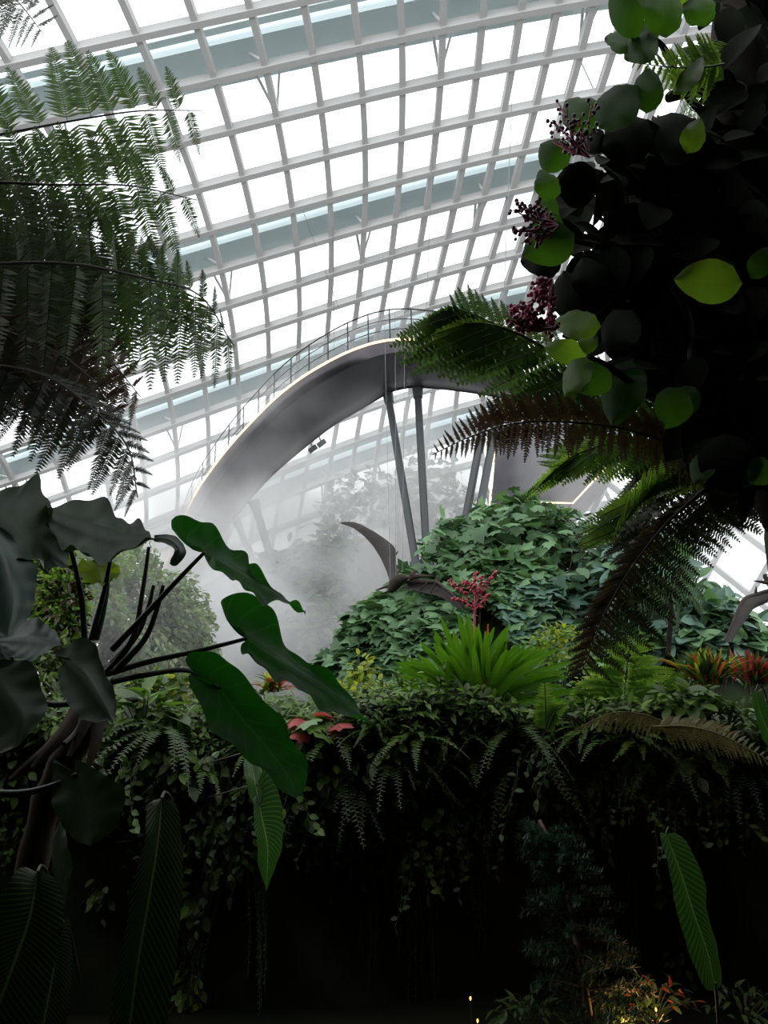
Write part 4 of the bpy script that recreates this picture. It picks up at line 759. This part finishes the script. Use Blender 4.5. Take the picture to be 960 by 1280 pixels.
for pts in ([(594, 758), (582, 742), (570, 735), (562, 726)], [(594, 764), (580, 752), (566, 748)], [(594, 755), (604, 738), (612, 726), (621, 714)], [(594, 748), (594, 732), (595, 716)], [(594, 762), (604, 752), (611, 743)], [(594, 745), (586, 730), (580, 728)], [(594, 750), (600, 735), (603, 722)]):
    P = spline(A(*[(x, y, 6.7) for x, y in pts]), 14); tube(mb, P, .006, 5)
    for q in P[3:]:
        for _ in range(3): mb.add(ICV*g.uniform(.008, .015)+q+g.normal(size=3)*.010, ICF)
mb.build('flower_spike', M_REDSP, nest)
mb = MB()
for x0, x1, yy_ in ((606, 610, 808), (598, 596, 812)): strap(mb, spline(A((x0, 870, 6.75), ((x0+x1)/2, 835, 6.7), (x1, yy_-28, 6.68)), 8), lambda t: .014*(1-t*.6), (1, 0, 0), .3)
mb.build('red_leaf', M_ORG, nest)
def rosette(name, label, cat, c, n, L_, w_, mats, seed, up=.55, fold=.3, group=None, droop=.35, tipf=.0):
    g = np.random.default_rng(seed); root = thing(name, c, label, cat, group); bs = [MB() for _ in mats]
    for k in range(n):
        az = g.uniform(0, 2*pi); el = g.uniform(up-.5, min(1.45, up+.6)); d = np.array([cos(az)*cos(el), sin(az)*cos(el), sin(el)]); l = L_*g.uniform(.7, 1.1); s = np.linspace(0, 1, 8)[:, None]
        P = c+np.array([g.normal()*L_*.14, g.normal()*L_*.14, g.uniform(0, L_*.25)])+d*l*s-np.array([0, 0, droop])*l*s**2.2
        strap(bs[k % len(mats)], P, lambda t: w_*np.sin(pi*(.12+.86*t))**.8, nrm(np.cross(d, [.01, .02, 1])), fold)
    for b_, m_ in zip(bs, mats): b_.build('leaves', m_, root)
    return root
rosette('bromeliad', 'bushy rosette with orange-tipped leaves on the ledge at the right', 'plant', at(885, 858, 6.4), 300, .34, .014, [M_GRND, M_GRN, M_ORG, M_GRN, M_YEL, M_GRND], 61, 1.0, .3, None, .22)
rosette('bromeliad', 'red and pink leaved bushy plant at the right edge of the ledge', 'plant', at(945, 858, 6.6), 190, .30, .013, [M_RED, M_GRND, M_RED, M_GRN], 62, .95, .3, None, .22)
rosette('bromeliad', 'small red and yellow plant on the ledge between the two broad leaves', 'plant', at(340, 866, 7.3), 60, .26, .02, [M_RED, M_YEL, M_GRN], 63, .8)
rosette('spiky_plant', 'grassy spiky tuft left of the big strappy clump, leaning over the ledge', 'plant', at(505, 905, 6.5), 40, .55, .014, [M_GRN, M_GRND], 64, .7)
rosette('spiky_plant', 'grey-green low leaf tuft at the right end of the ledge below the red plant', 'plant', at(925, 905, 6.1), 40, .42, .016, [M_GRND, M_PALE, M_GRND], 65, .4)
def leafy(name, label, cat, c, r_, n, size, mats, seed, tmpl=OVAL, group=None):
    g = np.random.default_rng(seed); root = thing(name, np.array(c)-np.array([0, 0, r_[2]]), label, cat, group); D = nrm(g.normal(size=(n, 3))); D[:, 2] = np.abs(D[:, 2])*1.2-.25; D = nrm(D); q = g.uniform(.3, 1, n)**.6
    pos = c+D*np.array(r_)*q[:, None]; R = np.array([rotm(nrm(d*[1, 1, .4]+g.normal(size=3)*.4+np.array([0, -.2, -.15])), nrm(d*.4+np.array([0, -.35, 1])+g.normal(size=3)*.3)) for d in D])
    k = len(mats); mb = MB()
    for i in range(k): scatter(mb, *tmpl, pos[i::k], R[i::k], g.uniform(.6, 1.2, len(pos[i::k]))*size, i)
    mb.build('leaves', mats, root); mb = MB(); b0 = np.array(c)-np.array([0, 0, r_[2]])
    for i in range(0, n, max(1, n//12)): tube(mb, spline([b0, (b0+pos[i])/2+np.array([0, 0, .03]), pos[i]], 6), .005, 4, 0, False)
    mb.build('stems', M_STALKG, root); return root
leafy('leafy_plant', 'yellow-green leafy plant on the ledge left of the strappy clump', 'plant', at(455, 872, 6.9), (.42, .3, .16), 240, .10, [M_YEL, M_GRN, M_YEL], 71)
leafy('leafy_plant', 'small yellow sprig standing up behind the broad leaf tip', 'plant', at(452, 848, 7.0), (.12, .1, .22), 60, .09, [M_YEL, M_YEL], 72)
leafy('leafy_plant', 'soft yellow-green shrub filling the ledge right of the strappy clump', 'plant', at(700, 828, 7.4), (.34, .3, .36), 900, .07, [M_FERNL, M_YEL, M_GRN], 73, SMALL)
leafy('leafy_plant', 'yellow-flowered low plant at the foot of the upright bright fern', 'plant', at(752, 862, 6.9), (.30, .2, .14), 260, .06, [M_YEL, M_FERNL, M_YEL], 74)
leafy('leafy_plant', 'broad-leaved plant with a red-edged leaf beside the hanging folded leaf', 'plant', at(398, 915, 6.2), (.22, .15, .14), 34, .17, [M_GRN, M_PALE, M_GRN, M_PALE, M_RED, M_GRN], 75, VINE)
leafy('leafy_plant', 'green leafy plant at the left end of the ledge under the stalks', 'plant', at(215, 868, 7.0), (.5, .3, .2), 300, .12, [M_GRN, M_YEL, M_GRN, M_GRND], 76)
leafy('leafy_plant', 'leafy plant in the gap between the dark folded leaf and the broad leaf', 'plant', at(180, 900, 6.2), (.2, .2, .2), 34, .26, [M_GRN, M_GRND], 77)
leafy('leafy_plant', 'dark leafy plant below the orange-tipped rosette', 'plant', at(860, 885, 6.1), (.35, .2, .16), 120, .14, [M_GRND, M_GRN], 78)
# ferns standing on the ledge
uf = thing('fern', at(790, 910, 6.4), 'upright bright green fern on the ledge left of the orange-tipped rosette', 'fern')
for k, (pa, La) in enumerate((([(782, 915, 6.5), (781, 870, 6.45), (784, 830, 6.4), (792, 790, 6.3)], 60), ([(795, 915, 6.7), (810, 880, 6.7), (828, 855, 6.65), (850, 838, 6.6)], 34), ([(775, 915, 6.6), (752, 885, 6.6), (735, 868, 6.5), (718, 860, 6.4)], 34))):
    px_frond(uf, [M_FERNL, M_STALKG], pa, (-1, .02), (1, .02), La, 15, 500+k, .45, .2, 18, .12, fwd=.22, pl=.16, pw=.6, r=.008)
sf = thing('fern', at(682, 910, 6.3), 'small upright sword fern right of the strappy clump', 'fern')
px_frond(sf, [M_FERNL, M_STALKG], [(683, 912, 6.3), (682, 885, 6.25), (681, 853, 6.2)], (-1, -.1), (1, -.1), 17, 16, 510, .4, .35, 8, .1, fwd=.2, simple=True, wr=.2)
px_frond(sf, [M_FERNL, M_STALKG], [(684, 912, 6.3), (694, 890, 6.25), (708, 880, 6.2)], (-.3, -1), (.3, 1), 13, 14, 511, .4, .35, 8, .1, fwd=.2, simple=True, wr=.2)
wf = thing('fern_frond', at(800, 895, 6.0), 'withered tan fern frond lying on the ledge below the upright fern', 'fern frond')
px_frond(wf, [M_TAN, M_TAN], [(838, 905, 5.9), (800, 892, 5.9), (762, 892, 5.9), (718, 912, 5.8)], (-.3, .9), (-.5, .8), 22, 18, 520, .5, .3, 12, .3, fwd=.2, r=.006)
wf = thing('fern_frond', at(880, 910, 5.8), 'long withered tan fern frond draped over the ledge at the right', 'fern frond')
px_frond(wf, [M_TAN, M_TAN], [(815, 908, 5.9), (860, 908, 5.8), (905, 920, 5.7), (965, 952, 5.5)], (.4, -.6), (.3, .95), 22, 24, 521, .6, .3, 12, .25, (.3, -.2), 26, fwd=.2, r=.006)
g = np.random.default_rng(55); mb = MB(); n_ = 15000; xs_ = g.uniform(-5, 5, n_); pos = []; R = []
for x in xs_:
    q = g.random(); z = ledge_z(x)
    if q < .5: f_ = g.random()*.75; pos.append((x, wall_y(x, z)+f_*2.4, z+.16*sin(pi*f_)-(f_**3)*2.6+abs(g.normal())*.05))
    else: zz = z-abs(g.normal())*.34; pos.append((x, wall_y(x, zz)-.02-abs(g.normal())*.05, zz))
    R.append(rotm(nrm(np.array([g.normal(), -.8+g.normal()*.5, g.normal()*.6-.1])), nrm(np.array([g.normal()*.5, -.5, 1]))))
pos = np.array(pos); R = np.array(R); sz = g.uniform(.035, .085, n_); k3 = n_//3
for i, tm in enumerate((SMALL, OVAL, LANCE)): scatter(mb, *tm, pos[i::3], R[i::3], sz[i::3]*(1, 1, 1.7)[i], i)
tag(mb.build('ground_cover', [M_GRN, M_GRND, M_GRN]), 'low mossy ground cover of tiny leaves on the ledge and its lip', 'ground cover', None, 'stuff')
# ------------------------------------------------------------------ the planted face: one of each kind, then copies set by hand-drawn spots
def on_wall(px, py, off=.05):
    Y = 6.5
    for _ in range(12):
        p = at(px, py, Y); Y = .5*Y+.5*(wall_y(p[0], p[2])-off)
    p = at(px, py, Y); return p
def proto_sword(seed, n, L_, mats, hang=.5):
    root = thing('sword_fern', (0, 0, 0), '', 'fern'); g = np.random.default_rng(seed)
    for k in range(n):
        az = -pi/2+g.uniform(-1.45, 1.45); d = np.array([cos(az), sin(az), g.uniform(.1, .9)]); l = L_*g.uniform(.7, 1.1); s = np.linspace(0, 1, 6)[:, None]
        P = nrm(d)*l*s-np.array([0, 0, hang*1.3])*l*s**2; mb = MB(); side = nrm(np.cross(d, [0, 0, 1]))
        frond(mb, P, side, -side, lambda t: l*.115*(1-.75*t**2), npin=22, droop=.1, fwd=.15, simple=True, r=.004, wr=.16, seed=k, jit=.12, t0=.1); mb.build('frond', mats, root)
    return root
def proto_leafy(seed, n, size, mats, spread, drop):
    root = thing('leafy_plant', (0, 0, 0), '', 'plant'); g = np.random.default_rng(seed); mb = MB(); st = MB(); pos = []; R = []
    for k in range(n):
        d = nrm(np.array([g.normal(), -abs(g.normal())-.2, g.normal()*.7+.1])); p = d*spread*g.uniform(.4, 1)-np.array([0, 0, drop*g.random()]); pos.append(p)
        R.append(rotm(nrm(d*[1, 1, .3]+np.array([0, 0, -.5])), nrm(np.array([g.normal()*.4, -.6, .8])))); tube(st, spline([(0, .03, 0), p*.5+np.array([0, 0, .04]), p], 6), .0035, 4, 0, False)
    k = len(mats)
    for i in range(k): scatter(mb, *OVAL, np.array(pos[i::k]), np.array(R[i::k]), g.uniform(.6, 1.2, len(pos[i::k]))*size, i)
    mb.build('leaves', mats, root); st.build('stems', M_STALKG, root); return root
def proto_trail(seed, n, L_, size, mats):
    root = thing('trailing_vine', (0, 0, 0), '', 'vine'); g = np.random.default_rng(seed); mb = MB(); st = MB()
    for k in range(n):
        s = np.linspace(0, 1, 14)[:, None]; l = L_*g.uniform(.5, 1.1); P = np.array([g.normal()*.08, -.05, 0])+np.array([g.normal()*.12, -.16+g.normal()*.05, 0])*np.sqrt(s)-np.array([0, 0, 1])*l*s+np.array([.02, 0, 0])*np.sin(s*9+k)
        tube(st, P, .003, 4, 0, False); q = P[2:]; D = nrm(g.normal(size=q.shape)+np.array([0, -.6, -.5])); R = np.array([rotm(d, nrm(np.array([g.normal()*.5, -1, .6]))) for d in D])
        scatter(mb, *SMALL, q, R, g.uniform(.6, 1.2, len(q))*size, k % len(mats))
    mb.build('leaves', mats, root); st.build('stems', M_STALKG, root); return root
def proto_strands(seed, n, L_, mats):
    root = thing('hanging_moss', (0, 0, 0), '', 'moss'); g = np.random.default_rng(seed); mb = MB()
    for k in range(n):
        l = L_*g.uniform(.5, 1); x = g.normal()*.05; P = np.array([[x, -.04+g.normal()*.02, 0], [x+g.normal()*.01, -.06, -l*.5], [x+g.normal()*.015, -.06, -l]]); P = spline(P, 26)
        B = P[1:]; D = nrm(g.normal(size=B.shape)+np.array([0, -.2, -.9])); lances(mb, B, D, np.cross(D, [0, 1, .1]), np.full(len(B), .03), np.full(len(B), .005)); tube(mb, P, .0035, 3, 0, False)
    mb.build('strands', mats, root); return root
M_MOSS = leaf_mat('hanging_moss', (58, 70, 40), (44, 52, 32), .2, (70, 90, 40), .7, 9)
PROTO = {'S': [proto_sword(1, 8, .55, [M_GRN, M_STALKG]), proto_sword(2, 7, .42, [M_GRN, M_STALKG]), proto_sword(3, 9, .62, [M_GRND, M_STALKG], .7)],
 'L': [proto_leafy(4, 26, .095, [M_GRN, M_GRND], .20, .10), proto_leafy(5, 20, .12, [M_GRND, M_GRN], .22, .12), proto_leafy(6, 34, .08, [M_YEL, M_GRN, M_GRN], .18, .1), proto_leafy(7, 22, .10, [M_GRN, M_PALE, M_GRND], .2, .1)],
 'T': [proto_trail(8, 7, .55, .07, [M_GRND, M_GRN]), proto_trail(9, 5, .8, .06, [M_GRND])],
 'M': [proto_strands(10, 7, 1.0, [M_MOSS]), proto_strands(11, 5, .7, [M_MOSS])]}
KIND = {'S': ('sword fern', 'sword ferns on the planted wall'), 'L': ('small leafy plant', 'leafy plants on the planted wall'), 'T': ('trailing vine', 'trailing vines on the planted wall'), 'M': ('hanging moss strand', 'moss strands on the planted wall')}
SPOT = {'S': [(150, 890), (205, 915), (250, 905), (300, 900), (330, 935), (395, 945), (430, 925), (425, 980), (455, 965), (470, 915), (490, 950), (520, 925), (545, 955), (560, 920), (590, 945), (620, 925), (645, 915), (655, 945), (690, 930), (720, 940), (735, 915), (765, 930), (800, 935), (840, 945), (890, 955), (930, 960), (440, 1020), (400, 1010), (480, 1000), (520, 985), (905, 1000), (945, 1010), (355, 1000), (250, 960), (950, 925), (575, 905), (510, 890), (415, 895)],
 'L': [(170, 865), (230, 890), (275, 880), (190, 940), (230, 945), (270, 945), (300, 980), (255, 1000), (285, 1020), (215, 975), (345, 905), (375, 930), (380, 975), (415, 955), (450, 940), (480, 930), (500, 975), (470, 1040), (540, 1010), (560, 1060), (575, 985), (455, 1065), (505, 1030), (610, 965), (640, 960), (680, 955), (745, 955), (790, 955), (860, 930), (910, 935), (880, 980), (640, 895), (720, 895), (760, 905), (540, 885), (620, 880), (330, 880), (385, 1050), (290, 1065), (250, 1120), (235, 1230), (130, 1110), (20, 960), (110, 940), (835, 1105), (850, 1190)],
 'T': [(160, 930), (215, 1000), (270, 985), (310, 1010), (365, 985), (400, 975), (440, 990), (470, 985), (500, 1000), (525, 1010), (555, 990), (590, 975), (630, 965), (660, 960), (700, 960), (735, 965), (780, 960), (820, 965), (870, 965), (930, 975), (20, 1010), (50, 980), (350, 940), (480, 895), (690, 905)],
 'M': [(280, 1080), (318, 1085), (332, 1100), (385, 1070), (400, 1085), (455, 1080), (470, 1090), (580, 1080), (600, 1095), (540, 1110), (770, 1030), (785, 1050), (510, 1120), (245, 1150)]}
ROWS = ((0, 925, 'on the wall lip'), (925, 985, 'on the upper wall'), (985, 1400, 'on the dark lower wall'))
COLS = ((0, 180, 'below the elephant ear stem'), (180, 330, 'below the broad leaves'), (330, 440, 'beside the hanging folded leaf'), (440, 560, 'below the spiky tuft'), (560, 700, 'below the strappy clump'), (700, 830, 'below the upright bright fern'), (830, 1000, 'below the orange-tipped rosette'))
g = np.random.default_rng(77); ORD = 'leftmost', 'second from left', 'third from left', 'fourth from left', 'fifth from left', 'sixth from left', 'seventh from left', 'eighth from left', 'ninth from left'
for key, spots in SPOT.items():
    rows = {}
    for s in spots: rows.setdefault(([r for r in ROWS if r[0] <= s[1] < r[1]][0][2], [c for c in COLS if c[0] <= s[0] < c[1]][0][2]), []).append(s)
    for (rname, cname), ss in rows.items():
        for k, (x, y) in enumerate(sorted(ss)):
            src = PROTO[key][int(g.integers(len(PROTO[key])))]; used = src.get('used', 0)
            o = copy_tree(src) if used else src; src['used'] = 1
            p = on_wall(x, y) if y > 905 else at(x, y, 6.45+.5*g.random()); o.location = tuple(p); o.rotation_euler = (g.normal()*.12, g.normal()*.12, g.normal()*.35); sc_ = g.uniform(.75, 1.2); o.scale = (sc_, sc_, sc_)
            if 'used' in o.keys() and o is not src: del o['used']
            o['label'] = '%s %s, %s%s' % (KIND[key][0], rname, cname, ', '+ORD[k] if len(ss) > 1 else ''); o['group'] = KIND[key][1]
for ps in PROTO.values():
    for p in ps:
        if 'used' in p.keys(): del p['used']
        else:
            for ch in list(p.children): bpy.data.objects.remove(ch)
            bpy.data.objects.remove(p)
# ------------------------------------------------------------------ small conifer in the dark recess, and the warm-lit plants at its foot
M_NEEDLE = leaf_mat('conifer_needle', (52, 80, 60), (38, 62, 46), .15, (60, 90, 60), .5, 8)
M_PINK = solid('pinkish_bark', (132, 104, 98), .7, 0, (84, 64, 58), 14, .3)
cf = thing('conifer', at(735, 1290, 5.8), 'small fir-like tree with a pinkish stem in the dark recess', 'tree'); P = spline(A((740, 1300, 5.8), (730, 1230, 5.8), (718, 1160, 5.8), (705, 1100, 5.85), (690, 1060, 5.9), (674, 1025, 5.95)), 40); mb = MB(); tube(mb, P, lambda t: .03-.016*t, 8); mb.build('stem', M_PINK, cf)
for k in range(70):
    q = P[1+k//2]; L_ = (.46-.28*k/70)*g.uniform(.8, 1.15); az = k*2.4; d = nrm(np.array([cos(az), sin(az)*.8-.15, .35+g.normal()*.15])); s = np.linspace(0, 1, 16)[:, None]; B = q+d*L_*s-np.array([0, 0, .2])*L_*s*s; mb = MB(); tube(mb, B, lambda t: .007-.005*t, 5, 1, False)
    Bn = np.repeat(B[2:], 14, 0); D = nrm(nrm(g.normal(size=Bn.shape))*1.0+d*.7); lances(mb, Bn, D, np.cross(D, [.3, .2, 1]), np.full(len(Bn), .06), np.full(len(Bn), .004)); mb.build('branch', [M_NEEDLE, M_PINK], cf)
M_AMBER = emit('amber_lamp', (255, 170, 70), 6)
for k, (x, y, lab) in enumerate(((597, 1276, 'tiny amber ground light at the bottom edge, left of the conifer'), (588, 1248, 'tiny amber ground light just above the one at the bottom edge'), (820, 1262, 'amber ground light among the orange-lit leaves at the lower right'), (780, 1276, 'amber ground light at the bottom edge right of the conifer'))):
    p = at(x, y, 5.9); t_ = thing('ground_light', p, lab, 'lamp', 'amber ground lights'); mb = MB(); mb.add(ICV*np.array([.006, .006, .012])+p, ICF); mb.build('bulb', M_AMBER, t_); mb = MB(); tube(mb, [p-np.array([0, 0, .02]), p-np.array([0, 0, .30])], .006, 6); mb.build('spike', M_DARKSTEEL, t_)
    if k >= 2:
        l = bpy.data.lights.new('ground_light_lamp', 'POINT'); l.energy = 2.5; l.color = (1, .55, .2); l.shadow_soft_size = .03; lo = bpy.data.objects.new('lamp', l); COL.objects.link(lo); lo.location = tuple(p+np.array([0, -.05, .03])-np.array(t_.location)); lo.parent = t_
for k, (x, y, lab) in enumerate(((818, 1250, 'orange-lit low leafy plant at the foot of the upright strap leaf'), (660, 1268, 'low leafy plant at the bottom edge under the conifer'), (768, 1262, 'low leafy plant at the bottom edge between conifer and orange-lit leaves'), (930, 1260, 'green low plant in the lower right corner'))):
    leafy('leafy_plant', lab, 'plant', at(x, y, 6.1), (.28, .18, .13), 80, .09, [M_ORG if k == 0 else M_GRND, M_GRND, M_GRND], 90+k, LANCE)  # first plant carries the warm lamp glow as orange leaf colour
# two small blue lamps
M_BLUE = emit('blue_lamp', (40, 150, 255), 2.2)
for x, y, Y, r_, lab in ((564, 475, 22.6, .05, 'small blue lamp under the bend of the walkway, by the fern tip'), (833, 566, 12, .085, 'blue lamp showing through the fern fronds near the shrub')):
    p = at(x, y, Y); t_ = thing('spotlight', p, lab, 'lamp'); mb = MB(); blob(mb, p, (r_, r_, r_), 12, 8); mb.build('lens', M_BLUE, t_); mb = MB(); tube(mb, [p+np.array([0, .02, 0]), p+np.array([0, .3, .04])], [r_*1.15, r_*.9], 10); mb.build('housing', M_DARKSTEEL, t_)
